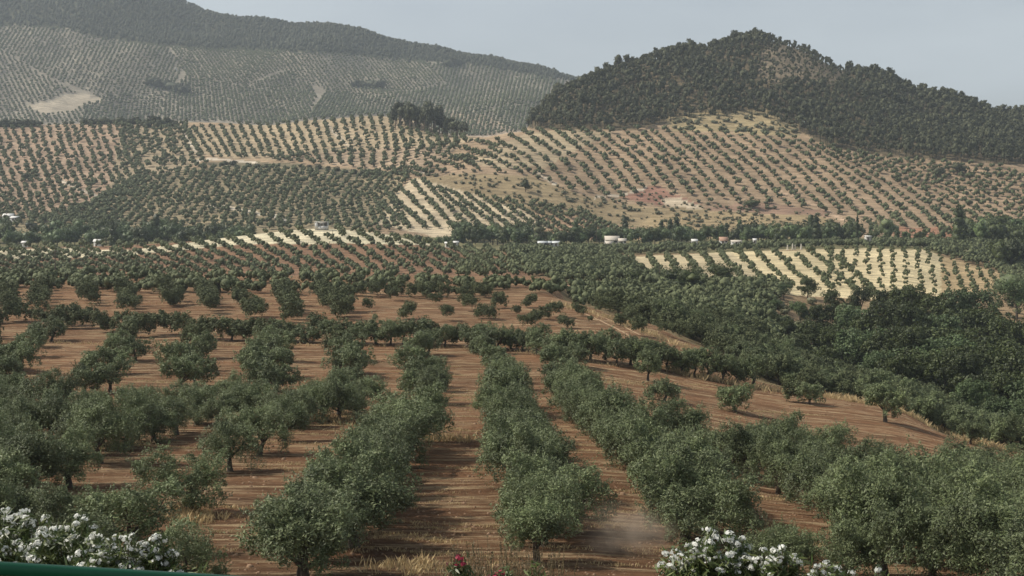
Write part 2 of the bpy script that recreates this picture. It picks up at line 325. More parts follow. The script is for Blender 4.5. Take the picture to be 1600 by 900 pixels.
    set_mesh(me, V, Q)
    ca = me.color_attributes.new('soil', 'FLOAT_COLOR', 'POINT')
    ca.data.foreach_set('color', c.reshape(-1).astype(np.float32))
    me.polygons.foreach_set('use_smooth', np.ones(len(Q), bool))
    m, t, b = mat('soil'); N = t.nodes.new; L = t.links.new
    at = N('ShaderNodeAttribute'); at.attribute_name = 'soil'
    g = N('ShaderNodeNewGeometry')
    def noise(scale, vecscale, detail=5, rough=0.6, rot=0.0):
        mp = N('ShaderNodeMapping'); mp.inputs['Scale'].default_value = vecscale; mp.inputs['Rotation'].default_value = (0, 0, rot)
        nz = N('ShaderNodeTexNoise'); nz.inputs['Scale'].default_value = scale; nz.inputs['Detail'].default_value = detail; nz.inputs['Roughness'].default_value = rough
        L(g.outputs['Position'], mp.inputs[0]); L(mp.outputs[0], nz.inputs['Vector']); return nz.outputs[0]
    def rng(sock, a, b_, c_, d): 
        r = N('ShaderNodeMapRange'); r.inputs[1].default_value = a; r.inputs[2].default_value = b_; r.inputs[3].default_value = c_; r.inputs[4].default_value = d
        L(sock, r.inputs[0]); return r.outputs[0]
    def mul(a, b_):
        x = N('ShaderNodeMath'); x.operation = 'MULTIPLY'
        for k, s in enumerate((a, b_)):
            if isinstance(s, float): x.inputs[k].default_value = s
            else: L(s, x.inputs[k])
        return x.outputs[0]
    big = rng(noise(0.03, (1, 0.6, 1), 4), 0.3, 0.7, 0.78, 1.22)
    fine = rng(noise(3.2, (0.6, 1, 1), 9, 0.8), 0.3, 0.7, 0.5, 1.5)
    streak = noise(1.1, (0.14, 1.0, 1.0), 9, 0.78, 0.05)
    dark = rng(noise(0.26, (0.22, 1.0, 1.0), 6, 0.7, 0.06), 0.35, 0.65, 0.62, 1.3)
    k = mul(mul(big, fine), dark)
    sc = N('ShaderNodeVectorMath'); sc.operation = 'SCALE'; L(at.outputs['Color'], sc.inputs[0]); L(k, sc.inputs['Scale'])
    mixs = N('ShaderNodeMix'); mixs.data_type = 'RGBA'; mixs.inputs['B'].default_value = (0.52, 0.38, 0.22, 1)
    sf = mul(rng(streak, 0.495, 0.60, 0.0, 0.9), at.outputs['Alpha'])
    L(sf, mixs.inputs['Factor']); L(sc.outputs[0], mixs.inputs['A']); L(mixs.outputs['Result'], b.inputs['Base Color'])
    b.inputs['Roughness'].default_value = 0.95; b.inputs['Specular IOR Level'].default_value = 0.1
    bp = N('ShaderNodeBump'); bp.inputs['Strength'].default_value = 0.9; bp.inputs['Distance'].default_value = 0.5
    L(mul(streak, fine), bp.inputs['Height']); L(bp.outputs[0], b.inputs['Normal'])
    me.materials.append(m)
    o = bpy.data.objects.new('ground', me); COL.objects.link(o); o['kind'] = 'structure'

def set_mesh(me, V, Q, mi=None):
    Q = np.asarray(Q); n = Q.shape[1]
    me.vertices.add(len(V)); me.vertices.foreach_set('co', np.asarray(V, np.float32).reshape(-1))
    me.loops.add(Q.size); me.loops.foreach_set('vertex_index', Q.reshape(-1).astype(np.int32))
    me.polygons.add(len(Q))
    me.polygons.foreach_set('loop_start', np.arange(0, Q.size, n, dtype=np.int32))
    me.polygons.foreach_set('loop_total', np.full(len(Q), n, np.int32))
    if mi is not None: me.polygons.foreach_set('material_index', np.asarray(mi, np.int32))
    me.update(calc_edges=True); me.validate()

# ---------------------------------------------------------------- shapes as (V, Q) arrays; every face a quad
def norm(v): return v / np.maximum(np.linalg.norm(v, axis=-1, keepdims=True), 1e-9)

def leaves_vq(C, Nn, Ln, Wd, rng, spread=0.8, up=0.25):
    n = len(C)
    m = norm(Nn + rng.normal(size=(n, 3))*spread*0.5 + np.array([0, 0, up]))      # the way the leaf faces
    d = norm(np.cross(m, rng.normal(size=(n, 3))) + Nn*0.35 + np.array([0, 0, 0.15]))
    s = norm(np.cross(d, m))
    l = Ln*rng.uniform(0.6, 1.3, (n, 1)); w = Wd*rng.uniform(0.6, 1.3, (n, 1))
    V = np.stack([C - d*l*0.5, C + s*w*0.5, C + d*l*0.5, C - s*w*0.5], 1).reshape(-1, 3)
    return V, np.arange(4*n).reshape(n, 4)

def tube_vq(P, R, seg=6):
    P = np.asarray(P, float); n = len(P); V = []
    for i in range(n):
        t = norm(P[min(i+1, n-1)] - P[max(i-1, 0)])
        a = norm(np.cross(t, [0.31, 0.9, 0.2])); b = np.cross(t, a)
        for k in range(seg):
            th = 2*pi*k/seg; V.append(P[i] + R[i]*(a*cos(th) + b*sin(th)))
    Q = [[i*seg+k, i*seg+(k+1) % seg, (i+1)*seg+(k+1) % seg, (i+1)*seg+k] for i in range(n-1) for k in range(seg)]
    return np.array(V), np.array(Q)

def blob_vq(c, r, rng, ns=6, nr=4, rough=0.18):      # rough closed lump, quads
    V = []; Q = []
    for i in range(nr+1):
        ph = pi*(0.04 + 0.92*i/nr)
        for k in range(ns):
            th = 2*pi*(k + 0.5*(i % 2))/ns; q = 1 + rng.normal()*rough
            V.append([c[0]+r[0]*sin(ph)*cos(th)*q, c[1]+r[1]*sin(ph)*sin(th)*q, c[2]+r[2]*cos(ph)*q])
    for i in range(nr):
        for k in range(ns): Q.append([i*ns+k, (i+1)*ns+k, (i+1)*ns+(k+1) % ns, i*ns+(k+1) % ns])
    return np.array(V), np.array(Q)

def cat(parts):
    V = []; Q = []; o = 0
    for v, q in parts: V.append(v); Q.append(q + o); o += len(v)
    return np.concatenate(V), np.concatenate(Q)

def crown_vq(rng, lobes, npuff, pr, nleaf, Ln, Wd, core=0.0, spread=0.8, up=0.25, flat=0.55, sprigs=0):
    """lobes: list of (centre, radii). Puffs sit on the lobes' shells; leaves on the puffs."""
    lc = np.array([l[0] for l in lobes], float); lr = np.array([l[1] for l in lobes], float)
    w = (lr.prod(1))**(2/3); w /= w.sum()
    k = rng.choice(len(lobes), npuff, p=w)
    d = norm(rng.normal(size=(npuff, 3))); d[:, 2] = np.where(d[:, 2] < -0.75, -d[:, 2]*flat, d[:, 2])
    pc = lc[k] + d*lr[k]*rng.uniform(0.62, 1.0, (npuff, 1))
    pr_ = pr*rng.uniform(0.6, 1.35, npuff)
    j = np.repeat(np.arange(npuff), nleaf)
    e = norm(rng.normal(size=(len(j), 3)) + d[j]*0.5 + np.array([0, 0, 0.38]))
    C = pc[j] + e*(pr_[j]*rng.uniform(0.55, 1.08, len(j))**0.7)[:, None]
    parts = [leaves_vq(C, e, Ln, Wd, rng, spread, up)]
    if sprigs:                                   # long upright shoots that break the outline
        k2 = rng.integers(0, npuff, sprigs); m = 13
        dd = norm(d[k2]*0.8 + rng.normal(size=(sprigs, 3))*0.3 + [0, 0, 0.75]); ln_ = rng.uniform(0.35, 0.8, sprigs)
        t_ = np.tile(np.linspace(0.1, 1, m), sprigs); kk = np.repeat(np.arange(sprigs), m)
        C2 = pc[k2][kk] + dd[kk]*(pr_[k2][kk]*0.7 + ln_[kk]*t_)[:, None] + rng.normal(size=(sprigs*m, 3))*0.03
        parts.append(leaves_vq(C2, norm(dd[kk] + rng.normal(size=C2.shape)*0.5), Ln*0.95, Wd, rng, 0.5, up))
    if core:
        for c_, r_ in lobes: parts.append(blob_vq(c_, np.array(r_)*core, rng, 6, 4, 0.15))
    return cat(parts)

def olive_lobes(rng, n=7, R=2.2, H=3.6, low=1.0):
    L_ = [((rng.normal()*0.15, rng.normal()*0.15, H*0.58), (R*0.66, R*0.66, H*0.31))]
    for i in range(n):
        th = 2*pi*i/n + rng.normal()*0.35; rr = R*rng.uniform(0.42, 0.68); s = rng.uniform(0.7, 1.15)
        zc_ = low + (H-low)*rng.uniform(0.2, 0.74)
        L_.append(((rr*cos(th), rr*sin(th), zc_), (R*0.43*s, R*0.43*s, (H-low)*0.33*s)))
    return L_

def olive_trunk(rng, H=3.6, R=2.2, seg=7, lobes=()):
    lean = rng.normal(size=2)*0.22; f = 0.85 + rng.uniform(0, 0.3)
    P = [(0, 0, -0.25), (0.02, 0, 0.05), (lean[0]*0.3, lean[1]*0.3, f*0.5), (lean[0]*0.8, lean[1]*0.8, f)]
    parts = [tube_vq(P, [0.34, 0.24, 0.18, 0.15], seg)]
    tips = [l[0] for l in lobes[1:]]; rng.shuffle(tips)
    for tp in list(tips[:4]) + [lobes[0][0]]:
        tp = np.array(tp); a = np.array(P[-1]); mid = a*0.45 + tp*0.55 + np.array([0, 0, -0.12]) + rng.normal(size=3)*0.09
        parts.append(tube_vq([a, a*0.7+mid*0.3 + rng.normal(size=3)*0.03, mid, tp], [0.12, 0.10, 0.065, 0.025], max(4, seg-2)))
    return cat(parts)

def mesh_of(name, vq, m, smooth=False):
    me = bpy.data.meshes.new(name); set_mesh(me, *vq); me.materials.append(m)
    if smooth: me.polygons.foreach_set('use_smooth', np.ones(len(me.polygons), bool))
    return me

def link(name, data, parent=None, loc=(0, 0, 0), rz=0.0, s=1.0):
    o = bpy.data.objects.new(name, data); COL.objects.link(o)
    if parent is not None: o.parent = parent
    o.location = loc; o.rotation_euler = (0, 0, rz); o.scale = (s, s, s) if not hasattr(s, '__len__') else s
    return o
def tag(o, label=None, cat_=None, group=None, kind=None):
    if label: o['label'] = label
    if cat_: o['category'] = cat_
    if group: o['group'] = group
    if kind: o['kind'] = kind
    return o
def thing(name, label, cat_, loc, rz=0.0, group=None, s=1.0):
    return tag(link(name, None, None, loc, rz, s), label, cat_, group)

ORD = ['zeroth', 'first', 'second', 'third', 'fourth', 'fifth', 'sixth', 'seventh', 'eighth', 'ninth', 'tenth', 'eleventh', 'twelfth', 'thirteenth',
       'fourteenth', 'fifteenth', 'sixteenth', 'seventeenth', 'eighteenth', 'nineteenth', 'twentieth']
TENS = {2: 'twenty', 3: 'thirty', 4: 'forty', 5: 'fifty', 6: 'sixty', 7: 'seventy', 8: 'eighty', 9: 'ninety'}
TENTH = {2: 'twentieth', 3: 'thirtieth', 4: 'fortieth', 5: 'fiftieth', 6: 'sixtieth', 7: 'seventieth', 8: 'eightieth', 9: 'ninetieth'}
def nth(n):
    if n <= 20: return ORD[n]
    if n >= 100: return 'hundred and ' + nth(n-100) if n > 100 else 'hundredth'
    return TENTH[n//10] if n % 10 == 0 else TENS[n//10] + '-' + ORD[n % 10]

ground()

# ---------------------------------------------------------------- olive trees: where they stand
OLIVES = []       # (x, y, z, scale, row description, ordinal)
def add_pts(pts, desc, s=1.0, js=0.12):
    w, ok = hit([p[0] for p in pts], [p[1] for p in pts]); k = 0
    for i in range(len(pts)):
        if ok[i]:
            k += 1; sc = (pts[i][2] if len(pts[i]) > 2 else s)*(1 + RNG.normal()*js*0.6)
            OLIVES.append([*w[i], sc, desc, k])
def resample(px, py, n=120):
    px = np.asarray(px, float); py = np.asarray(py, float)
    d = np.r_[0, np.cumsum(np.hypot(np.diff(px), np.diff(py)))]; t = np.linspace(0, d[-1], n)
    return np.interp(t, d, px), np.interp(t, d, py)
def add_row(poly, spacing, desc, s=1.0, jit=0.5, jumps=40, mask=None, js=0.12, n=120, lo=0, hi=9e9, drop=0.0, st=None):
    px, py = resample([p[0] for p in poly], [p[1] for p in poly], n)
    w, ok = hit(px, py)
    w = w[ok]; k = 0; acc = spacing*(RNG.uniform(0.2, 0.8) if st is None else st)
    for a, b in zip(w, w[1:]):
        d = np.linalg.norm(b-a)
        if d > jumps: continue
        acc += d
        while acc >= spacing:
            acc -= spacing
            t = 1 - acc/max(d, 1e-6); t = min(max(t, 0), 1)
            p = a + (b-a)*t; p[:2] += RNG.normal(size=2)*jit
            if p[1] < lo or p[1] > hi or (drop and RNG.random() < drop): continue
            if mask is not None:
                qx, qy = project(*p)
                if not mask(qx, qy, p): continue
            k += 1
            p[2] = ground_z(p[0], p[1])
            OLIVES.append([*p, s*(1 + RNG.normal()*js), desc, k])
def patch(S, E, nrows, spacing, desc, s=1.0, M=None, jit=0.5, js=0.12, mask=None, lo=0, hi=9e9, jumps=40, drop=0.03):
    sx, sy = resample(*zip(*S), nrows); ex, ey = resample(*zip(*E), nrows)
    if M: mx_, my_ = resample(*zip(*M), nrows)
    for i in range(nrows):
        row = [(sx[i], sy[i])] + ([(mx_[i], my_[i])] if M else []) + [(ex[i], ey[i])]
        add_row(row, spacing, desc + '|%d' % (i+1), s, jit, jumps, mask, js, lo=lo, hi=hi, drop=drop, st=(0.1 if i % 2 else 0.6) + RNG.uniform(-.07, .07))

# near rows that run away from the camera
add_row([(425, 945), (500, 885), (570, 810), (610, 745), (640, 690)], 3.9, 'the long row whose near trees fill the bottom left centre', 1.2, 0.5)
add_row([(852, 890), (848, 850), (835, 800), (818, 750), (800, 705), (790, 665), (790, 632)], 3.9, 'the middle row standing behind the crimson oleanders', 1.15, 0.5)
add_row([(1110, 872), (1085, 835), (1045, 785), (1005, 745), (965, 712), (932, 680), (895, 648)], 3.9, 'the row standing behind the patch of drifting dust', 1.15, 0.5)
add_row([(1440, 950), (1385, 885), (1320, 815), (1245, 787), (1185, 757), (1131, 727), (1070, 705), (1000, 690)], 5.0, 'the row rising from behind the right white oleanders', 1.1, 0.5)
add_row([(1680, 900), (1600, 850), (1498, 800), (1430, 790), (1360, 778), (1290, 762), (1215, 748), (1160, 730)], 4.8, 'the row in front of the bare ploughed knoll', 1.08, 0.5)
add_row([(1660, 778), (1560, 768), (1450, 755), (1350, 744), (1250, 730), (1150, 713)], 5.2, 'the line of crowns just below the bare ploughed knoll', 1.05, 0.6)
add_row([(1640, 920), (1570, 890), (1500, 868), (1440, 845), (1390, 830)], 4.8, 'the short row in the bottom right corner', 1.12, 0.5)
add_row([(1660, 835), (1600, 800), (1530, 780), (1450, 768)], 5.0, 'the row behind the bottom right corner trees', 1.05, 0.5)
add_pts([(1225, 905, .75), (1325, 915, .8), (1540, 935, 1.15), (1640, 960, 1.2)], 'the low trees beside the right white oleanders')
add_pts([(200, 868, 1.12), (295, 803, 1.0), (359, 737, 1.12), (405, 712, 1.05), (445, 690, 1.0), (470, 668, 1.0)], 'the row behind the left white oleanders')
add_pts([(285, 925, .8), (95, 860, .9), (120, 905, .8), (20, 850, 1.0)], 'the low trees beside the left white oleanders')
add_pts([(-15, 815, 1.1), (54, 776, 1.1), (108, 762, 1.1), (157, 724, 1.05), (15, 735, 1.05), (-20, 760, 1.1), (130, 712, 1.0)], 'the clump on the far left above the white oleanders')
add_pts([(5, 690), (42, 692), (80, 690), (112, 696), (160, 698), (196, 702, .9), (215, 690), (241, 688, 1.05), (276, 680, 1.05), (308, 664), (340, 668), (375, 660), (408, 664),
         (440, 668), (479, 658, 1.0), (505, 655, .95), (530, 660, .95), (556, 655, .9)], 'the cross row along the straw bank', 1.03)
add_pts([(20, 655), (70, 660), (150, 655), (230, 655), (296, 646), (362, 640)], 'the second line of the cross row along the straw bank', 0.95)
# columns between the two cross rows
for k, (pts) in enumerate([
    [(0, 645), (20, 630), (12, 600), (34, 582), (10, 578), (48, 558), (58, 542), (80, 533)],
    [(133, 616), (172, 613), (147, 588), (182, 585), (212, 564), (180, 556), (196, 543)],
    [(285, 612), (306, 606), (276, 585), (306, 580), (315, 560), (300, 546)],
    [(406, 618), (432, 612), (402, 590), (434, 590), (408, 575), (440, 566), (420, 556), (425, 545)],
    [(530, 648), (562, 642), (545, 612), (540, 590), (556, 584), (540, 566), (530, 550)],
    [(680, 632), (655, 625), (682, 612), (657, 606), (640, 584), (670, 584), (655, 566), (668, 556)],
    [(790, 612), (785, 598), (770, 576), (756, 566), (752, 553)],
    [(905, 640), (880, 634), (908, 628), (873, 612), (880, 598), (868, 588), (892, 574), (880, 562)]]):
    add_pts(pts, 'the %s column from the left in the middle field' % nth(k+1), 1.03)
add_pts([(1012, 595, 1.0), (1038, 627, 1.0), (1020, 580, .85)], 'the little group on the bare red slope')
# long cross row
add_pts([(-8, 506), (15, 503), (34, 503), (65, 509), (93, 514), (108, 509), (120, 513), (142, 512), (160, 519), (187, 520), (205, 528), (222, 527), (245, 524), (268, 524), (286, 529), (305, 533), (320, 530), (345, 533),
         (362, 532), (380, 535), (396, 533), (416, 536), (436, 534), (458, 535), (480, 536), (499, 533), (520, 537), (545, 536), (566, 539), (588, 538), (610, 540), (630, 538), (650, 541), (672, 539),
         (695, 542), (716, 540), (735, 545), (757, 544), (780, 547), (798, 546), (817, 548), (838, 554), (858, 557), (880, 562), (900, 562), (922, 564), (945, 563), (964, 571), (985, 570), (1004, 575), (1024, 577),
         (1044, 580), (1064, 584), (1084, 588), (1106, 592), (1130, 597), (1152, 600), (1176, 604)], 'the long cross row above the middle field', 1.05)
add_pts([(1148, 643, 1.1)], 'the spreading tree alone on red earth')
add_pts([(1240, 628, .9), (1264, 632, .85)], 'the pair on the ploughed knoll crest')
add_pts([(1383, 660, 1.0)], 'the lone tree on the bare ploughed knoll')
add_pts([(1516, 694, .9)], 'the small lone tree at the knoll foot')
add_pts([(1439, 645), (1475, 668), (1545, 688), (1570, 702), (1600, 700), (1590, 668), (1550, 655), (1500, 650), (1465, 640), (1410, 628), (1530, 670), (1620, 690)], 'the grove edge below the dark wood', 1.1)
# upper field
add_pts([(576, 486, .8), (637, 499, 1.05), (700, 501, .75), (733, 486, .95), (779, 482, .95), (828, 481, .95), (905, 494, .85), (969, 510, .7), (999, 525, .9), (1036, 523, .6), (947, 494, 1.0), (665, 468, .85),
         (613, 470, .8), (679, 478, .8), (807, 494, .5), (850, 500, .9), (865, 496, .9), (922, 504, .35), (881, 513, .7), (752, 498, .8), (766, 500, .8), (376, 478, .95), (985, 505, .8), (835, 508, .8), (822, 516, .7), (1060, 530, .9), (1020, 505, .9)],
        'the scattered trees of the upper field')
for k, pts in enumerate([
    [(18, 486), (10, 474), (14, 462), (8, 452), (12, 444)],
    [(62, 487), (64, 478), (66, 468), (67, 459), (68, 450), (70, 443), (72, 436)],
    [(140, 478), (134, 470), (150, 452), (126, 447), (112, 442), (104, 437)],
    [(203, 492), (201, 483), (198, 474), (196, 465), (192, 456), (186, 448), (182, 441)],
    [(266, 480), (276, 476), (256, 466), (250, 458), (244, 449)],
    [(328, 490), (324, 480), (320, 471), (316, 462), (310, 453), (304, 444)],
    [(392, 496), (402, 502), (352, 458), (346, 449)],
    [(458, 505), (454, 494), (450, 484), (446, 474), (440, 464), (434, 455)],
    [(534, 500), (540, 490), (524, 485), (512, 478), (505, 470), (498, 461)]]):
    mids = [((a[0]+b[0])/2 + RNG.normal()*2, (a[1]+b[1])/2) for a, b in zip(pts, pts[1:])]
    add_pts(sorted(pts + mids, key=lambda q: -q[1]), 'the %s column from the left in the upper field' % nth(k+1), 1.12)
patch([(-10, 446), (200, 450), (480, 455), (760, 462)], [(-10, 452), (200, 457), (480, 462), (760, 468)], 46, 5.0, 'upper field', 0.88, jit=1.2, drop=0.15)
patch([(-20, 433), (300, 434), (600, 438), (880, 452)], [(-20, 440), (300, 443), (600, 449), (880, 462)], 38, 6.5, 'upper edge', 0.9, jit=1.6, js=.15)

# grove on the slope behind the knoll edge
WOODP = [(1205, 475), (1265, 440), (1640, 430), (1680, 640), (1570, 612), (1500, 596), (1400, 570), (1290, 540), (1215, 505)]
grove_ok = lambda x, y, p: p[1] > pchip([800, 880, 1000, 1100, 1200, 1300, 1400, 1500, 1600, 1900], [330, 300, 262, 235, 208, 204, 197, 195, 195, 195], np.array([x]))[0]
patch([(850, 458), (1000, 452), (1150, 452), (1400, 458), (1640, 458)], [(900, 500), (1000, 512), (1110, 575), (1300, 640), (1640, 720)], 52, 6.4, 'slope', 1.12, jit=1.3, mask=lambda x, y, p: grove_ok(x, y, p) and not inpoly(x, y, WOODP), js=.15)
# mid hill with the hut
mid_ok = lambda x, y, p: 378 < p[1] < 660
STRIP = [(-60, 390), (100, 388), (300, 377), (480, 356), (560, 356), (640, 374), (690, 385), (560, 381), (400, 381), (205, 399), (-60, 405)]
bare_ok = lambda x, y, p: 378 < p[1] < 660 and not (inpoly(x, y, STRIP) and RNG.random() < 0.08) and not (488 < x < 518 and 350 < y < 364)
patch([(-160, 386), (0, 386), (150, 384), (300, 376), (420, 363), (500, 356), (560, 358), (640, 374), (720, 384), (860, 392)],
      [(-40, 432), (120, 432), (300, 430), (430, 432), (560, 434), (640, 436), (700, 438), (780, 440), (840, 442), (960, 448)], 37, 6.0, 'mid hill', 0.76, jit=0.4, mask=bare_ok, js=.13)
# flat grove between the mid hill and the pale field
flat_ok = lambda x, y, p: 390 < p[1] < 760 and not inpoly(x, y, [(960, 400), (1100, 394), (1300, 386), (1440, 388), (1500, 408), (1570, 428), (1558, 456), (1240, 460), (1000, 432)])
patch([(800, 392), (1000, 389), (1200, 385), (1400, 380), (1620, 378)], [(840, 440), (1010, 448), (1200, 452), (1460, 455), (1640, 455)], 62, 6.0, 'valley', 0.95, jit=1.4, mask=flat_ok, js=.15)
# pale field, left part with grown trees, right part with young ones
pale_in = lambda x, y, p: 430 < p[1] < 690
patch([(985, 402), (1060, 398), (1150, 395), (1225, 392), (1290, 390)], [(1005, 440), (1090, 450), (1190, 452), (1290, 456), (1370, 460)], 12, 6.5, 'pale field', 0.66, jit=0.5, mask=pale_in)
patch([(1300, 390), (1380, 386), (1440, 388), (1500, 405), (1560, 424)], [(1290, 450), (1380, 458), (1460, 462), (1540, 462), (1590, 466)], 15, 12, 'pale field', 0.52, jit=0.5, mask=pale_in)
# right hill grove
scrub = [(640, 272), (700, 268), (800, 272), (860, 285), (900, 304), (985, 316), (1000, 300), (1040, 288), (1060, 304), (1110, 320), (1200, 318), (1295, 336), (1330, 372), (1010, 372), (1060, 350), (940, 345), (900, 330), (830, 322), (760, 306), (700, 285)]
rh_ok = lambda x, y, p: 812 < p[1] < 1130 and not inpoly(x, y, scrub) and not inpoly(x, y, [(1040, 170), (1110, 170), (1200, 172), (1250, 200), (1130, 198), (1050, 200)])
patch([(693, 248), (726, 246), (755, 234), (768, 226), (790, 214), (828, 203), (870, 201), (950, 202), (1040, 204), (1130, 205), (1240, 214), (1330, 240), (1450, 254), (1560, 262)],
      [(765, 276), (800, 275), (830, 278), (880, 300), (1000, 320), (1120, 345), (1200, 360), (1320, 372), (1420, 374), (1500, 374), (1600, 372), (1650, 374), (1760, 380), (1840, 384)], 41, 8.9, 'right hill', 1.10,
      M=[(728, 256), (762, 254), (792, 249), (820, 250), (870, 248), (950, 250), (1000, 255), (1105, 268), (1205, 275), (1290, 280), (1400, 285), (1480, 300), (1590, 312), (1690, 318)], jit=0.45, mask=rh_ok, js=.16, drop=.03)
patch([(592, 322), (602, 303), (622, 297), (638, 287), (650, 280), (700, 302), (755, 308), (830, 318), (900, 330)], [(640, 357), (674, 358), (703, 360), (745, 362), (835, 364), (870, 368), (900, 370), (950, 372), (990, 374)], 16, 5.2, 'lower right', 0.98,
      jit=0.5, mask=lambda x, y, p: 812 < p[1] < 1100)
# left hills
lh = lambda x, y, p: 812 < p[1] < 1330
patch([(-130, 196), (-20, 196), (90, 194), (195, 193)], [(-70, 350), (60, 350), (140, 338), (240, 296)], 25, 9.5, 'left', 1.0, M=[(-105, 270), (15, 270), (110, 265), (215, 250)], jit=0.8, mask=lh, drop=.04)
patch([(190, 193), (240, 192), (285, 192)], [(200, 262), (260, 262), (320, 262)], 9, 9, 'left', 1.1, jit=1.3, mask=lh)
patch([(285, 200), (350, 196), (420, 194), (500, 188), (560, 183), (625, 180), (720, 212)], [(318, 246), (400, 250), (480, 246), (560, 240), (620, 236), (680, 232), (728, 224)], 31, 9.5, 'left', 0.98, jit=0.6, mask=lh)
patch([(415, 245), (500, 240), (600, 234), (715, 226)], [(440, 254), (530, 262), (620, 268), (690, 250)], 17, 10.0, 'left', 1.12, jit=0.6, mask=lh)
patch([(180, 300), (230, 268), (320, 262), (440, 262), (560, 272), (640, 275)], [(60, 350), (190, 358), (330, 366), (470, 366), (600, 366), (640, 362)], 38, 7.8, 'left', 1.0, M=[(130, 325), (220, 315), (330, 318), (450, 318), (570, 318), (610, 312)], jit=0.8, mask=lh)
patch([(-30, 340), (100, 340), (180, 330)], [(-30, 366), (100, 368), (180, 366)], 12, 6.5, 'left', 1.05, jit=1.2, mask=lh)
patch([(560, 268), (640, 266), (690, 250), (735, 222)], [(590, 278), (660, 280), (720, 268), (780, 232)], 10, 6.0, 'left', 1.0, jit=1.0, mask=lambda x, y, p: 812 < p[1] < 1230)
# far mountain
fm = lambda x, y, p: p[1] > 1600 and y > pchip([-400, 0, 100, 150, 300, 480, 600, 750, 880, 1000], [38, 40, 44, 58, 76, 81, 90, 103, 126, 150], np.array([x]))[0] and not inpoly(x, y, [(38, 164), (75, 158), (100, 148), (125, 145), (155, 152), (160, 160), (130, 165), (110, 176), (70, 180)])
def fmz(poly): return lambda x, y, p: fm(x, y, p) and inpoly(x, y, poly)
for S_, E_, n_, sp_, sc_, poly in [
    ([(-60, 60), (40, 60), (140, 60)], [(10, 205), (110, 205), (230, 205)], 22, 11, 1.35, [(-80, 70), (0, 78), (70, 120), (130, 150), (130, 210), (-80, 210)]),
    ([(-20, 38), (120, 45), (250, 72), (400, 78)], [(-100, 150), (60, 190), (190, 205), (350, 205)], 50, 10.5, 1.3, [(-80, 30), (150, 50), (260, 70), (285, 110), (265, 150), (150, 150), (70, 118), (0, 76), (-80, 68)]),
    ([(240, 74), (330, 76), (420, 79), (480, 80)], [(330, 205), (430, 205), (520, 205), (590, 205)], 33, 10.5, 1.35, [(262, 70), (450, 70), (440, 110), (380, 135), (290, 118)]),
    ([(110, 120), (250, 110), (400, 120), (470, 110)], [(60, 206), (230, 206), (400, 206), (520, 206)], 50, 11.5, 1.5, [(130, 150), (265, 150), (290, 119), (380, 136), (450, 112), (500, 140), (470, 210), (130, 210)]),
    ([(400, 78), (520, 80), (640, 92), (740, 102)], [(490, 206), (620, 206), (740, 214), (850, 216)], 42, 10.5, 1.3, [(450, 70), (650, 85), (700, 130), (600, 150), (505, 140), (440, 111)]),
    ([(520, 130), (640, 100), (760, 103), (880, 128)], [(470, 208), (570, 208), (690, 214), (860, 216)], 46, 11.0, 1.45, [(650, 85), (900, 120), (880, 220), (470, 212), (500, 141), (600, 151), (702, 131)])]:
    patch(S_, E_, int(n_*1.35), sp_*0.80, 'mountain', sc_*0.80, jit=0.5, mask=fmz(poly), js=.12, jumps=60, drop=0.02)

# the same groves just outside the picture
patch([(-420, 905), (-300, 905), (-60, 905)], [(-150, 500), (-80, 500), (-25, 500)], 5, 6.0, 'side', 1.05, jit=.6)
patch([(-330, 442), (-200, 442), (-20, 442)], [(-520, 500), (-300, 500), (-30, 495)], 8, 8.0, 'side', 1.0, jit=.8)
patch([(-460, 396), (-300, 394), (-170, 388)], [(-350, 432), (-200, 432), (-60, 432)], 14, 6.2, 'side', .8, mask=mid_ok)
patch([(-460, 200), (-300, 198), (-140, 196)], [(-400, 350), (-250, 350), (-80, 350)], 16, 10, 'side', 1.0, mask=lh)
patch([(-420, 50), (-240, 50), (-60, 50)], [(-420, 205), (-240, 205), (-60, 205)], 36, 11, 'side', 1.25, mask=lambda x, y, p: p[1] > 1600 and x < -75)
patch([(1640, 700), (1760, 735), (1880, 770)], [(1700, 950), (1900, 950), (2100, 950)], 6, 6.0, 'side', 1.05, jit=.6)
patch([(1660, 262), (1760, 275), (1900, 300)], [(1700, 372), (1830, 372), (1990, 372)], 12, 9.5, 'side', 1.05, mask=lambda x, y, p: 812 < p[1] < 1130)

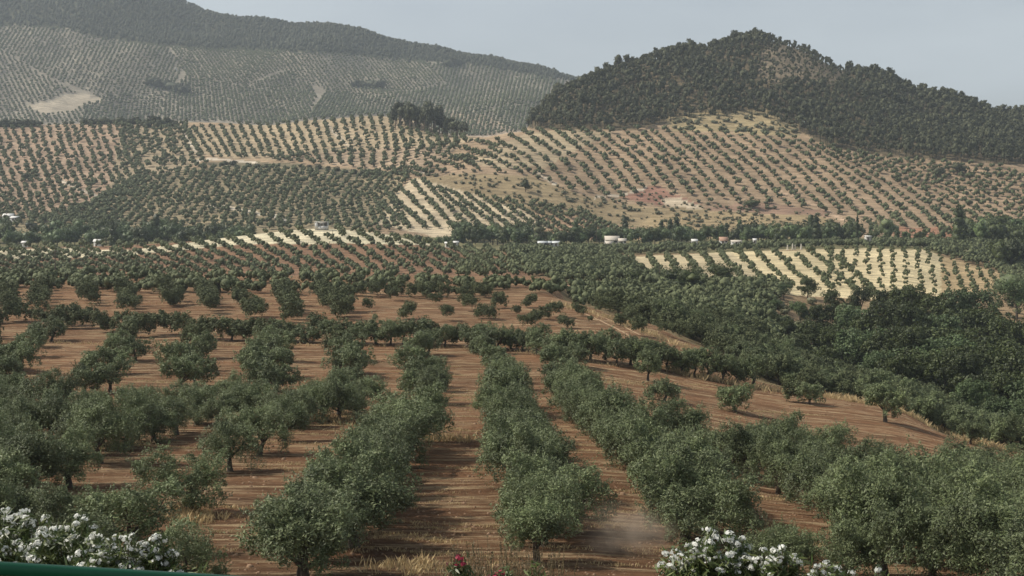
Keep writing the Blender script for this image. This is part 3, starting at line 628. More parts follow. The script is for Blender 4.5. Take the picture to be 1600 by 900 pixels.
# ---------------------------------------------------------------- olive trees: build them
CLEAR = [(958, 745, 22), (975, 740, 12), (1081, 770, 6), (1085, 740, 8), (1130, 735, 12), (1152, 730, 14), (1356, 745, 9), (858, 712, 20), (1179, 735, 5), (1236, 640, 12), (503, 612, 10), (14, 830, 16), (39, 705, 7), (153, 700, 9), (702, 690, 10)]
def clear(x, y):
    px = 800 + F*x/y
    return all(not (abs(px-c) < h and -6 < Yh-y < (60 if c != 503 else 26)) for c, Yh, h in CLEAR)
OLIVES = [o for o in OLIVES if clear(o[0], o[1])]
rngo = np.random.default_rng(5)
def olive_variant(kind, i):
    r = np.random.default_rng(100*kind + i)
    R = 2.25*r.uniform(0.92, 1.1); H = 3.75*r.uniform(0.9, 1.12)
    lobes = olive_lobes(r, 7 if kind in (0, 1, 4) else 4, R, H, (0.2, 0.35, 0.7)[i % 3] if kind in (0, 1, 4) else 0.4)
    if kind == 0: c = crown_vq(r, lobes, 120, 0.45, 120, 0.17, 0.058, spread=0.95, up=0.3, sprigs=130); t = olive_trunk(r, H, R, 8, lobes)
    elif kind == 4: c = crown_vq(r, lobes, 80, 0.46, 34, 0.32, 0.17, spread=0.9, up=0.3); t = None
    elif kind == 1: c = crown_vq(r, lobes, 100, 0.42, 62, 0.24, 0.11, spread=0.9, up=0.3, sprigs=40); t = olive_trunk(r, H, R, 6, lobes)
    elif kind == 2: c = crown_vq(r, lobes, 16, 0.5, 9, 0.62, 0.42, core=0.78); t = None
    else: c = crown_vq(r, lobes[:3], 6, 0.6, 5, 0.9, 0.8, core=1.05); t = None
    return c, t
VAR = {k: [olive_variant(k, i) for i in range(n)] for k, n in ((0, 12), (1, 10), (2, 8), (3, 6))}
MESH = {k: [(mesh_of('olive_crown', c, M_OLIVE), mesh_of('olive_trunk', t, M_BARK, True)) for c, t in VAR[k]] for k in (0, 1)}

def size_in_photo(o):
    px, py = project(o[0], o[1], o[2] + 1.8*o[3]); r = 2.3*o[3]*F/o[1]
    if px < -r*0.7 or px > 1600 + r*0.7 or py > 900 + r*0.6: return 0
    return r
for o in OLIVES: o[3] *= 0.90 if o[1] < 85 else (0.90 if o[1] < 185 else (0.86 if o[1] < 300 else 0.82 if o[1] < 400 else 1))
OLIVES.sort(key=size_in_photo, reverse=True)
near_, rest = OLIVES[:300], OLIVES[300:]
for o in near_:
    x, y, z, s, d, k = o
    lod = 0 if y < 135 else 1
    vi = int(rngo.integers(len(MESH[lod]))); rz = rngo.uniform(0, 2*pi)
    if '|' in d:
        a, b = d.split('|'); lab = 'grey-green olive, %s from the top in the %s line of the %s' % (nth(k), nth(int(b)), a); lab = None
    px, py = project(x, y, z)
    if '|' in d:
        a, b = d.split('|')
        nm = {'slope': 'grove beyond the bare knoll', 'upper field': 'loose tree line of the upper field', 'upper edge': 'far edge of the upper field'}.get(a, 'valley floor grove')
        lab = '%s olive of file %s, %s' % (nth(k), nth(int(b)), nm)
        grp = 'olive trees in the ' + nm
    else:
        nm = d.replace('the ', '', 1)
        if nm.startswith(('lone', 'small lone', 'spreading')):
            lab = 'dark olive, ' + d; grp = 'olive trees standing alone on bare soil'
        else:
            lab = '%s grey-green olive in %s' % (nth(k), d); grp = 'olive trees of ' + d
    t = thing('olive_tree', lab, 'olive tree', (x, y, z), rz, grp, (s*rngo.uniform(.9, 1.12), s*rngo.uniform(.9, 1.12), s*rngo.uniform(.84, 1.1)))
    link('crown', MESH[lod][vi][0], t); link('trunk', MESH[lod][vi][1], t)

def merge(items, variants, rng, lodf, name, mats, label, cat_, smooth=False, zs=(0.9, 1.12)):
    VV, QQ, off = [], [], 0
    for it in items:
        x, y, z, s = it[:4]; k = lodf(it); vs = variants[k]; v, q = vs[int(rng.integers(len(vs)))][0]
        a = rng.uniform(0, 2*pi); ca, sa = cos(a), sin(a); hz = rng.uniform(*zs)
        w = np.empty_like(v); w[:, 0] = (v[:, 0]*ca - v[:, 1]*sa)*s + x; w[:, 1] = (v[:, 0]*sa + v[:, 1]*ca)*s + y; w[:, 2] = v[:, 2]*s*hz + z
        VV.append(w.astype(np.float32)); QQ.append(q + off); off += len(v)
    me = bpy.data.meshes.new(name); set_mesh(me, np.concatenate(VV), np.concatenate(QQ)); me.materials.append(mats)
    o = link(name, me); tag(o, label, cat_, None, 'stuff'); return o
VAR[4] = [olive_variant(4, i) for i in range(8)]
def lodf(o): return 4 if o[1] < 290 else (2 if o[1] < 1300 else 3)
print('OLIVES', len(OLIVES), 'near dist', max(o[1] for o in near_))
merge(rest, VAR, rngo, lodf, 'olive_trees', M_OLIVEFAR, 'countless small olive trees dotting the far slopes and the mountain', 'olive trees')

# ---------------------------------------------------------------- pines
def pine_variant(i, n=26, nl=9, L_=0.75, W_=0.5, H=8.5):
    r = np.random.default_rng(500+i); H = H*r.uniform(0.9, 1.2); R = 2.15*r.uniform(0.8, 1.2)
    lobes = [((0, 0, H*0.72), (R*0.8, R*0.8, H*0.24))]
    for k in range(5):
        th = r.uniform(0, 2*pi); lobes.append(((R*0.5*cos(th), R*0.5*sin(th), H*r.uniform(0.45, 0.85)), (R*0.5, R*0.5, H*0.13)))
    c = crown_vq(r, lobes, n, 0.6, nl, L_, W_, core=0.8)
    t = tube_vq([(0, 0, -0.6), (r.normal()*0.1, 0, H*0.35), (r.normal()*0.2, r.normal()*0.2, H*0.72)], [0.24, 0.18, 0.1], 5)
    return c, t
PV = [pine_variant(i) for i in range(8)]
def two_mesh(name, c, t, mc, mt_):
    v, q = cat([c, t]); me = bpy.data.meshes.new(name)
    set_mesh(me, v, q, np.r_[np.zeros(len(c[1])), np.ones(len(t[1]))]); me.materials.append(mc); me.materials.append(mt_); return me
PM = [two_mesh('pine', c, t, M_PINE, M_PBARK) for c, t in PV]
PINES = []
def scatter(poly, n, ylo, yhi, mind=0, tries=40, fn=None):
    xs_ = [p[0] for p in poly]; ys_ = [p[1] for p in poly]; outp = []
    N_ = n*3
    px = RNG.uniform(min(xs_), max(xs_), N_); py = RNG.uniform(min(ys_), max(ys_), N_)
    m = inpoly(px, py, poly); px, py = px[m], py[m]
    w, ok = hit(px, py, ylo)
    for i in range(len(px)):
        if not ok[i] or w[i, 1] > yhi: continue
        if mind and any((w[i, 0]-q[0])**2 + (w[i, 1]-q[1])**2 < mind*mind for q in outp[-400:]): continue
        outp.append(w[i]); 
        if len(outp) >= n: break
    return outp
# world-space scatter over the hill so the wood is equally dense everywhere
def world_scatter(x0, x1, y0, y1, step, ok, jit=0.42):
    r = []
    for yy in np.arange(y0, y1, step):
        for xx in np.arange(x0, x1, step):
            x = xx + RNG.normal()*step*jit; y = yy + RNG.normal()*step*jit
            z = float(ground_z(x, y)); px, py = project(x, y, z)
            if ok(px, py, x, y): r.append((x, y, z, px, py))
    return r
LOWX = [700, 812, 850, 900, 1000, 1060, 1100, 1180, 1240, 1300, 1400, 1500, 1600, 2000]
LOWY = [212, 200, 202, 205, 200, 188, 182, 180, 200, 233, 246, 253, 258, 263]
thin = [(1190, 85), (1215, 62), (1260, 72), (1310, 100), (1340, 128), (1300, 145), (1240, 140), (1195, 140), (1180, 110)]
def pine_ok(px, py, x, y):
    if px < 815 or px > 1760: return False
    if py > np.interp(px, LOWX, LOWY) or y < 1000: return False
    if inpoly(px, py, thin): return RNG.random() < 0.78
    if inpoly(px, py, [(1150, 100), (1220, 95), (1230, 150), (1150, 150)]): return RNG.random() < 0.7
    return True
ps = world_scatter(0, 560, 1000, 1345, 4.5, pine_ok)
for x, y, z, px, py in ps:
    s = 0.92*(1 + RNG.normal()*0.2)*(1 + 0.16*waves(np.array([x]), np.array([y]), 45, 31)[0])
    if inpoly(px, py, thin): s *= RNG.uniform(0.3, 0.8)
    PINES.append([x, y, z, max(s, 0.4), px, py])
# the clump on the left ridge
clump = []
for i in range(56):
    px = 619 + 2.0*i + RNG.normal()*2; Y = RNG.uniform(1120, 1185); x = (px-800)/F*Y
    clump.append([x, Y, float(ground_z(x, Y)), 2.0 if px < 690 else 1.45, px, 0])
for c_ in clump: c_[3] *= 1 + RNG.normal()*0.1
print('PINES', len(PINES), len(clump))
# silhouettes on the ridge and the lowest edge show as single trees
def ridge_key(p):
    rr = np.interp(p[4], [812, 850, 900, 1000, 1100, 1190, 1250, 1300, 1400, 1500, 1600], [192, 172, 138, 99, 76, 62, 79, 103, 140, 168, 191])
    lo_ = np.interp(p[4], LOWX, LOWY)
    return min(abs(p[5]-rr), abs(p[5]-lo_))
vis = [p for p in PINES if p[4] < 1610]
vis.sort(key=ridge_key)
ind = vis[:262]; ids = set(id(p) for p in ind)
restp = [p for p in PINES if id(p) not in ids]
sky_ = sorted([p for p in ind if abs(p[5]-np.interp(p[4], [812, 850, 900, 1000, 1100, 1190, 1250, 1300, 1400, 1500, 1600], [192, 172, 138, 99, 76, 62, 79, 103, 140, 168, 191])) < 14 and p[4] > 850], key=lambda p: p[4])
skid = {id(p): i+1 for i, p in enumerate(sky_)}
low_ = sorted([p for p in ind if id(p) not in skid], key=lambda p: p[4]); lowid = {id(p): i+1 for i, p in enumerate(low_)}
for p in ind:
    if id(p) in skid: lab = 'dark pine on the hill skyline, %s counted from the left' % nth(skid[id(p)]); g = 'pines along the hill skyline'
    else: lab = 'dark pine on the lower wood edge above the olives, %s counted from the left' % nth(lowid[id(p)]); g = 'pines along the lower wood edge'
    o = link('pine_tree', PM[int(RNG.integers(len(PM)))], None, (p[0], p[1], p[2]), RNG.uniform(0, 6.28), p[3]); tag(o, lab, 'pine tree', g)
for i, p in enumerate(sorted(clump, key=lambda p: p[4])):
    o = link('pine_tree', PM[int(RNG.integers(len(PM)))], None, (p[0], p[1], p[2]), RNG.uniform(0, 6.28), p[3])
    tag(o, 'dark pine in the clump on the far grove ridge, %s counted from the left' % nth(i+1), 'pine tree', 'pine clump on the far grove ridge')
merge(restp, {0: [(cat([c, t]), None) for c, t in PV]}, RNG, lambda o: 0, 'pine_trees', M_PINE, 'dark pine wood covering the middle of the right hill', 'pine trees')
# far forest on the mountain top
def small_variant(i):
    r = np.random.default_rng(900+i)
    return crown_vq(r, [((0, 0, 4.0), (2.3, 2.3, 3.2))], 6, 1.1, 4, 1.7, 1.4, core=1.0), None
SV = [small_variant(i) for i in range(6)]
FB = ([-400, 0, 100, 150, 300, 480, 600, 750, 880, 1000], [38, 40, 44, 58, 76, 81, 90, 103, 126, 150])
ff = world_scatter(-1500, 260, 2150, 2840, 7.6, lambda px, py, x, y: -260 < px < 960 and y > 2000 and py < np.interp(px, *FB) + 2*RNG.normal() and py > -110)
print('FOREST', len(ff))
merge([(a[0], a[1], a[2], 1.0*(1+RNG.normal()*0.15)) for a in ff], {0: SV}, RNG, lambda o: 0, 'pine_forest', M_FOREST, 'dark pine forest along the crest of the far mountain', 'forest')

# ---------------------------------------------------------------- broadleaf trees in the ravine
def broad_variant(i, H=10, R=4.4, n=110, nl=62, L_=0.42, W_=0.26, nlobes=9, seed=700):
    r = np.random.default_rng(seed+i); H = H*r.uniform(0.85, 1.12)
    lobes = [((0, 0, H*0.66), (R*0.62, R*0.62, H*0.28))]
    for k in range(nlobes):
        th = 2*pi*k/nlobes + r.normal()*0.4; rr = R*r.uniform(0.4, 0.75)
        lobes.append(((rr*cos(th), rr*sin(th), H*r.uniform(0.3, 0.78)), (R*0.42*r.uniform(.8, 1.2), R*0.42*r.uniform(.8, 1.2), H*0.16*r.uniform(.8, 1.3))))
    c = crown_vq(r, lobes, n, R*0.2, nl, L_, W_)
    t = [tube_vq([(0, 0, -0.5), (0.05, 0, 0.4), (r.normal()*.2, r.normal()*.2, H*0.3), (r.normal()*.3, r.normal()*.3, H*0.66)], [0.42, 0.32, 0.24, 0.1], 7)]
    for l in lobes[1:5]: t.append(tube_vq([(0, 0, H*0.25), np.array(l[0])*[0.5, 0.5, 0.8], l[0]], [0.16, 0.1, 0.04], 5))
    return c, cat(t)
BV = [broad_variant(i) for i in range(6)]
BT = [mesh_of('broad_trunk', t, M_BARK, True) for c, t in BV]
BM = [[mesh_of('broad_crown', c, m) for c, t in BV] for m in (M_OAK, M_OAK2)]
wood = [  # photo column and row of the crown top, distance, height, colour
 (1262, 430, 440, 10, 0), (1225, 446, 425, 8, 1), (1300, 447, 420, 8.5, 0), (1345, 446, 415, 9, 0), (1392, 447, 400, 10, 0), (1420, 440, 395, 11, 0), (1460, 446, 385, 11, 0), (1510, 440, 380, 12.5, 1),
 (1545, 446, 372, 12, 0), (1500, 455, 360, 11, 0), (1470, 470, 350, 11, 1), (1590, 432, 430, 9, 1), (1570, 470, 350, 12, 0), (1605, 480, 340, 12, 0), (1210, 466, 380, 8, 1), (1250, 470, 375, 9, 1),
 (1290, 470, 370, 10, 0), (1330, 472, 362, 10, 1), (1370, 478, 352, 10, 0), (1410, 480, 345, 11, 0), (1440, 492, 330, 11, 0), (1500, 486, 325, 11, 0), (1540, 490, 320, 12, 0), (1590, 505, 310, 11, 0),
 (1640, 470, 345, 12, 0), (1660, 520, 300, 11, 1), (1230, 495, 335, 7, 0), (1270, 500, 330, 8.5, 0), (1310, 505, 322, 9, 0), (1345, 508, 315, 9, 1), (1390, 512, 305, 9, 0), (1425, 520, 295, 8, 0),
 (1455, 520, 290, 9.5, 1), (1490, 522, 285, 10, 1), (1525, 530, 280, 10, 0), (1565, 540, 272, 10, 0), (1605, 545, 268, 10, 0), (1250, 525, 300, 7, 0), (1290, 535, 290, 7.5, 0), (1375, 545, 268, 7, 1),
 (1405, 550, 262, 7.5, 0), (1440, 540, 270, 8.5, 0), (1480, 550, 262, 9, 0), (1510, 560, 255, 8.5, 0), (1545, 570, 245, 8, 0), (1585, 578, 238, 8.5, 0), (1620, 585, 232, 9, 1), (1205, 505, 330, 6.5, 0),
 (1180, 492, 345, 6, 1), (1515, 600, 228, 6, 1), (1560, 612, 220, 6, 1), (1600, 620, 215, 6.5, 1)]
for i, (px, top, Y, H, c) in enumerate(wood):
    b = (450-top)/F; wy = cos(PITCH)+b*sin(PITCH); x = (px-800)/F/wy*Y
    zt = Y*(-sin(PITCH)+b*cos(PITCH))/wy; zg = float(ground_z(x, Y)); s = max((zt - zg)/9.6, 0.45); k = i % 6
    s = min(s, 1.6)
    row = 'along the top edge' if top < 449 else ('in the upper middle' if top < 490 else ('in the lower middle' if top < 535 else 'along the bottom edge'))
    kk = 1 + sum(1 for q in wood[:i] if (('a' if q[1] < 449 else ('b' if q[1] < 490 else ('c' if q[1] < 535 else 'd'))) == ('a' if top < 449 else ('b' if top < 490 else ('c' if top < 535 else 'd')))))
    col_ = 'dark green' if c == 0 else 'paler green'
    t = thing('broadleaf_tree', '%s bushy tree %s of the ravine wood, number %s there' % (col_, row, ('%s' % nth(kk)).replace('th', 'th')), 'tree', (x, Y, zg), RNG.uniform(0, 6.28), 'broadleaf trees filling the ravine', s)
    link('crown', BM[c][k], t); link('trunk', BT[k], t)

def far_tree(name, px, base, H, R, m, label, cat_, group=None, Y=None, seed=0, kind='round', ymin=0):
    if Y is None:
        w, ok = hit([px], [base], ymin); x, Y, z = w[0]
    else:
        x = (px-800)/F*Y; z = float(ground_z(x, Y))
    r = np.random.default_rng(seed + int(px*7))
    if kind == 'round': lobes = [((0, 0, H*0.6), (R*0.75, R*0.75, H*0.34))] + [((R*.55*cos(a), R*.55*sin(a), H*r.uniform(.35, .75)), (R*.5, R*.5, H*.2)) for a in r.uniform(0, 6.28, 5)]
    elif kind == 'tall': lobes = [((0, 0, H*(0.25+0.2*k)), (R*(0.9-0.13*k), R*(0.9-0.13*k), H*0.2)) for k in range(4)]
    else: lobes = [((0, 0, H*(0.15+0.19*k)), (R*(1.05-0.22*k), R*(1.05-0.22*k), H*0.16)) for k in range(5)]
    c = crown_vq(r, lobes, 60, R*0.28, 22, 0.6, 0.36, core=0.75)
    t = tube_vq([(0, 0, -0.4), (0, 0, H*0.3), (0, 0, H*0.7)], [0.28, 0.2, 0.08], 6)
    o = thing(name, label, cat_, (x, Y, z), 0, group)
    link('crown', mesh_of(name+'_crown', c, m), o); link('trunk', mesh_of(name+'_trunk', t, M_BARK, True), o)
    return o
far_tree('holm_oak', 1125, 445, 7, 5.0, M_OAK, 'large dark round tree at the lower edge of the pale field', 'tree', Y=455)
far_tree('holm_oak', 1070, 462, 7.5, 6.2, M_OAK, 'widest dark round tree standing left of the pale field', 'tree', Y=405)
far_tree('holm_oak', 988, 448, 5, 3.2, M_OAK, 'small dark tree at the foot of the white track', 'tree', Y=420)
far_tree('holm_oak', 1580, 450, 10, 7, M_OLIVE, 'silver-grey tree above the corner of the ravine wood', 'tree', Y=470)
far_tree('cypress_tree', 1339, 378, 15.5, 1.3, M_OAK, 'thin dark cypress beside the white cabin', 'cypress', Y=742, kind='tall')
far_tree('cypress_tree', 1437, 378, 6, 0.9, M_OAK, 'tiny dark cypress below the red bank', 'cypress', Y=770, kind='tall')
far_tree('cedar_tree', 841, 383, 17, 5.6, M_PINE, 'tall dark conical conifer rising above the poplar belt', 'conifer', Y=742, kind='cone')
far_tree('eucalyptus_tree', 1383, 380, 15, 7.0, M_OLIVE, 'tall pale grey-green round tree right of the white cabin', 'tree', Y=742)
far_tree('holm_oak', 821, 300, 8, 3.6, M_OAK, 'lone dark tree in scrub on the right hill', 'tree', ymin=800)
far_tree('holm_oak', 1496, 275, 10, 6.5, M_PINE, 'large dark tree among olives below the pine wood', 'tree', ymin=800)
far_tree('holm_oak', 1465, 276, 7, 5, M_PINE, 'smaller dark tree left of its larger twin below the pine wood', 'tree', ymin=800)
far_tree('holm_oak', 1176, 326, 6, 6, M_OAK, 'low wide dark tree beside the red earth bank', 'tree', ymin=800)
far_tree('holm_oak', 40, 283, 5.5, 4.2, M_OAK, 'dark round tree in the leftmost pink grove', 'tree', ymin=800)

# poplar belt along the valley bottom
PO = []
for i in range(5):
    for kind, sd in (('tall', 0), ('round', 50)):
        r = np.random.default_rng(sd+i+30); H, R = (10, 2.4) if kind == 'tall' else (8, 3.6)
        if kind == 'tall': lobes = [((0, 0, H*(0.25+0.2*k)), (R*(1.0-0.15*k), R*(1.0-0.15*k), H*0.2)) for k in range(4)]
        else: lobes = [((0, 0, H*0.58), (R*0.75, R*0.75, H*0.34))] + [((R*.55*cos(a), R*.55*sin(a), H*r.uniform(.3, .75)), (R*.5, R*.5, H*.2)) for a in r.uniform(0, 6.28, 5)]
        c = crown_vq(r, lobes, 42, R*0.33, 13, 0.75, 0.45, core=0.8); t = tube_vq([(0, 0, -0.4), (0, 0, H*0.3), (0, 0, H*0.6)], [0.25, 0.18, 0.08], 5)
        PO.append([two_mesh('valley_tree', c, t, m, M_BARK) for m in (M_POPLAR, M_OAK, M_OAK2)])
belt = []
def belt_seg(x0, x1, Y0, Y1, n, h, kinds, tall):
    h *= 1.3
    for i in range(n):
        belt.append(((x0 + (x1-x0)*(i+RNG.uniform(-.4, .4))/n), RNG.uniform(Y0, Y1), h*RNG.uniform(0.8, 1.15), int(RNG.choice(kinds)), RNG.random() < tall))
belt_seg(-30, 60, 730, 800, 9, 1.1, [0, 1], .15)
belt_seg(60, 165, 730, 790, 13, 1.0, [0, 2], .15)
belt_seg(160, 300, 730, 790, 18, 1.15, [0, 1], .15)
belt_seg(300, 400, 740, 790, 13, 0.9, [1, 0], .15)
belt_seg(715, 830, 735, 790, 16, 1.1, [0, 1], .15)
belt_seg(830, 920, 740, 790, 11, 0.85, [1, 0], .3)
belt_seg(900, 1090, 750, 800, 22, 1.0, [0, 1], .15)
belt_seg(1090, 1175, 755, 800, 9, 0.85, [0, 1], .4)
belt_seg(1160, 1340, 745, 800, 24, 1.15, [0, 1], .15)
belt_seg(1340, 1520, 760, 800, 12, 0.6, [0, 1], .2)
belt_seg(1500, 1640, 700, 790, 22, 1.35, [0, 1], .15)
belt_seg(1560, 1640, 600, 650, 7, 1.2, [1], .2)
belt_seg(400, 720, 660, 760, 18, 0.55, [1, 0], .1)
belt.sort(key=lambda b: b[0])
for i, (px, Y, s, c, tall) in enumerate(belt):
    k = (i % 5)*2 + (0 if tall else 1); x = (px-800)/F*Y; z = float(ground_z(x, Y))
    o = link('poplar_tree' if tall else 'valley_tree', PO[k][c], None, (x, Y, z), RNG.uniform(0, 6.28), s)
    tag(o, '%s tree of the valley tree belt, %s counted from the left' % ('slender upright green' if tall else 'rounded green', nth(i+1)), 'tree', 'trees of the valley belt')

# dark bush thickets on the left hills
BU = []
for i in range(5):
    r = np.random.default_rng(1300+i)
    BU.append(mesh_of('thicket_bush', crown_vq(r, [((0, 0, 1.6), (2.8, 2.8, 1.9)), ((1.4, .5, 1.2), (1.8, 1.8, 1.4)), ((-1.2, -.6, 1.2), (1.8, 1.8, 1.5))], 22, .8, 12, 1.0, .7, core=.85), M_PINE))
bushes = [(x, y, 'leftmost thicket on the hill crest') for x, y in [(4, 192), (14, 190), (24, 193), (34, 191), (44, 194), (54, 195), (62, 193), (9, 184), (28, 184), (46, 187)]] + \
         [(x, y, 'long thicket below the pale quarry') for x, y in [(135, 190), (146, 187), (158, 192), (170, 189), (181, 194), (192, 190), (203, 195), (214, 191), (226, 196), (238, 193), (250, 198), (262, 196), (274, 198), (164, 181), (188, 183), (216, 186), (244, 189), (230, 200)]] + \
         [(x, y, 'hedge under the terrace track') for x, y in [(470, 262), (484, 264), (498, 264), (512, 266), (526, 268), (540, 270), (554, 272), (568, 273), (582, 274), (596, 274), (610, 274), (624, 273), (352, 258), (364, 259), (388, 261), (402, 262), (418, 262)]]
bushes += [(x, y, 'dark scrub strip high on the mountain slope') for x, y in [(238, 134), (248, 136), (258, 138), (268, 141), (278, 144), (288, 147), (556, 136), (568, 138), (580, 137), (592, 139), (700, 105), (712, 104)]]
w, ok = hit([b[0] for b in bushes], [b[1] for b in bushes], 800)
cnt = {}
for i, b in enumerate(bushes):
    p = w[i]
    if not ok[i] or (p[1] > 1400 and 'mountain' not in b[2]): p = np.array([(b[0]-800)/F*1235, 1235, 0]); p[2] = ground_z(p[0], p[1])
    cnt[b[2]] = cnt.get(b[2], 0) + 1
    o = link('bush', BU[i % 5], None, tuple(p), RNG.uniform(0, 6), (1.55 if 'hedge' not in b[2] else 0.85)*(2.2 if 'mountain' in b[2] else 1)*RNG.uniform(.8, 1.2))
    tag(o, 'dark bush of the %s, %s from the left' % (b[2], nth(cnt[b[2]])), 'bush', b[2])

# scrub that nobody could count: hill scrub and ravine undergrowth
sc_items = []
for poly, n, s, lo_, hi_ in [(scrub, 420, 0.55, 800, 1130), ([(1040, 185), (1110, 172), (1200, 172), (1255, 195), (1240, 212), (1130, 204), (1050, 204)], 110, 0.8, 1000, 1200),
                       (thin, 160, 0.6, 1150, 1360), ([(1010, 335), (1290, 338), (1320, 372), (1000, 372)], 130, 0.35, 800, 1000)]:
    for p in scatter(poly, n, lo_, hi_): sc_items.append([*p, s*RNG.uniform(.4, 1.5)])
for p in scatter([(1190, 470), (1640, 470), (1640, 690), (1480, 660), (1400, 600), (1240, 570)], 260, 196, 460): sc_items.append([*p, RNG.uniform(.35, .9)])
BUV = [(crown_vq(np.random.default_rng(1400+i), [((0, 0, 1.2), (2.0, 2.0, 1.4)), ((1, .5, 1), (1.4, 1.4, 1.1))], 16, .6, 9, .8, .5, core=.8), None) for i in range(5)]
merge(sc_items, {0: BUV}, RNG, lambda o: 0, 'scrub', M_SCRUB, 'low olive-brown scrub patches on the hillsides and ravine edge', 'scrub')

# ---------------------------------------------------------------- dry grass
def grass():
    C, S = [], []
    def line(pts, dens, h, wid=0.6):
        px, py = resample(*zip(*pts), 160); w, ok = hit(px, py); w = w[ok]
        for a, b in zip(w, w[1:]):
            d = np.linalg.norm(b-a)
            if d > 15: continue
            n = RNG.poisson(d*dens)
            for _ in range(n):
                p = a + (b-a)*RNG.random(); p[:2] += RNG.normal(size=2)*wid; C.append(p[:2]); S.append(h*RNG.uniform(.5, 1.4))
    line([(870, 474), (960, 500), (1040, 532), (1110, 560)], 9, .6, 1.0)
    line([(1040, 578), (1070, 586), (1110, 594), (1150, 600)], 16, .8, .9)
    line([(1160, 606), (1220, 612), (1290, 620), (1350, 630), (1400, 640), (1450, 662), (1500, 684), (1560, 704)], 18, .7, 1.2)
    line([(480, 658), (560, 662), (620, 668)], 14, .6, .7)
    line([(0, 534), (200, 540), (420, 540), (560, 541), (750, 545), (860, 556), (960, 572)], 4, .45, .7)
    line([(0, 700), (120, 704), (230, 694)], 6, .5, .8)
    line([(0, 473), (300, 475), (560, 476)], 1.5, .4, 1)
    line([(640, 668), (720, 672)], 20, .25, .2); line([(660, 688), (735, 690)], 20, .55, .7)
    line([(270, 800), (320, 818)], 30, .5, .6)
    for _ in range(150):       # thin straw wisps left by the plough
        x0 = RNG.uniform(0, 1250); y0 = RNG.uniform(560, 880); ln = RNG.uniform(30, 200)
        line([(x0, y0), (x0+ln, y0 + ln*0.06)], RNG.uniform(4, 14), .16, .18)
    line([(600, 885), (660, 890), (700, 892)], 30, .4, .9)
    C = np.array(C); S = np.array(S); n = len(C); m = 5
    P = np.repeat(C, m, 0) + RNG.normal(size=(n*m, 2))*0.13; h = np.repeat(S, m)*RNG.uniform(.5, 1.1, n*m)
    z = ground_z(P[:, 0], P[:, 1]); base = np.c_[P, z-0.02]
    lean = RNG.normal(size=(n*m, 2))*0.35*h[:, None]; th = RNG.uniform(0, pi, n*m); sx = np.c_[np.cos(th), np.sin(th), np.zeros(n*m)]*0.022
    midp = base + np.c_[lean*0.35, h*0.6]; tip = base + np.c_[lean, h]
    V = np.stack([base-sx, base+sx, midp+sx*.7, tip], 1).reshape(-1, 3)
    print('GRASS', n*m)
    me = bpy.data.meshes.new('dry_grass'); set_mesh(me, V, np.arange(len(V)).reshape(-1, 4)); me.materials.append(M_STRAW)
    tag(link('dry_grass', me), 'pale dry grass along the field edges and plough lines', 'grass', None, 'stuff')
grass()

# ---------------------------------------------------------------- clods turned up by the plough
def clods():
    r = np.random.default_rng(61); n = 5500
    Y = 56*np.exp(r.uniform(0, 1, n)*1.25); X = r.uniform(-0.40, 0.40, n)*Y
    s_ = r.uniform(0.025, 0.085, n)*(1 + (r.random(n) < .04)*1.2); Z = ground_z(X, Y)
    base = np.array([(-1, -1, -.4), (1, -1, -.4), (1, 1, -.4), (-1, 1, -.4), (-.6, -.6, .6), (.6, -.6, .6), (.6, .6, .6), (-.6, .6, .6)])
    q0 = np.array([[0, 1, 5, 4], [1, 2, 6, 5], [2, 3, 7, 6], [3, 0, 4, 7], [4, 5, 6, 7]])
    a = r.uniform(0, pi, n); V = base[None]*s_[:, None, None]*r.uniform(.6, 1.3, (n, 8, 3))
    x = V[..., 0]*np.cos(a)[:, None] - V[..., 1]*np.sin(a)[:, None]; y = V[..., 0]*np.sin(a)[:, None] + V[..., 1]*np.cos(a)[:, None]
    V = np.stack([x + X[:, None], y + Y[:, None], V[..., 2] + Z[:, None] + 0.01], -1).reshape(-1, 3)
    Q = (q0[None] + 8*np.arange(n)[:, None, None]).reshape(-1, 4)
    tag(link('soil_clods', mesh_of('soil_clods', (V, Q), plain_mat('clod_earth', (0.22, 0.13, 0.075), 0.95, 0.4, 0.9, c2=(0.32, 0.21, 0.13)))), 'loose clods and stones scattered over the ploughed red soil', 'clods', None, 'stuff')
clods()

# ---------------------------------------------------------------- boxes, roofs, buildings
def box_vq(x0, x1, y0, y1, z0, z1):
    V = np.array([(x, y, z) for x in (x0, x1) for y in (y0, y1) for z in (z0, z1)], float)
    return V, np.array([[0, 1, 3, 2], [4, 6, 7, 5], [0, 4, 5, 1], [2, 3, 7, 6], [0, 2, 6, 4], [1, 5, 7, 3]])
def gable_vq(x0, x1, y0, y1, z0, zr, t=0.15):          # roof of two slabs, ridge along x
    ym = (y0+y1)/2; V = []
    for x in (x0, x1):
        V += [(x, y0, z0), (x, ym, zr), (x, y1, z0), (x, y0, z0+t), (x, ym, zr+t), (x, y1, z0+t)]
    V = np.array(V, float)
    return V, np.array([[0, 1, 7, 6], [1, 2, 8, 7], [3, 9, 10, 4], [4, 10, 11, 5], [0, 6, 9, 3], [2, 5, 11, 8], [0, 3, 4, 1], [1, 4, 5, 2], [6, 7, 10, 9], [7, 8, 11, 10]])
def gwall_vq(x0, x1, y0, y1, z0, z1, zr):              # walls with gable ends along x
    ym = (y0+y1)/2
    V = np.array([(x0, y0, z0), (x1, y0, z0), (x1, y1, z0), (x0, y1, z0), (x0, y0, z1), (x1, y0, z1), (x1, y1, z1), (x0, y1, z1), (x0, ym, zr), (x1, ym, zr), (x0, ym, z1), (x1, ym, z1)], float)
    return V, np.array([[0, 1, 5, 4], [1, 2, 6, 5], [2, 3, 7, 6], [3, 0, 4, 7], [4, 8, 7, 10], [5, 11, 6, 9]])
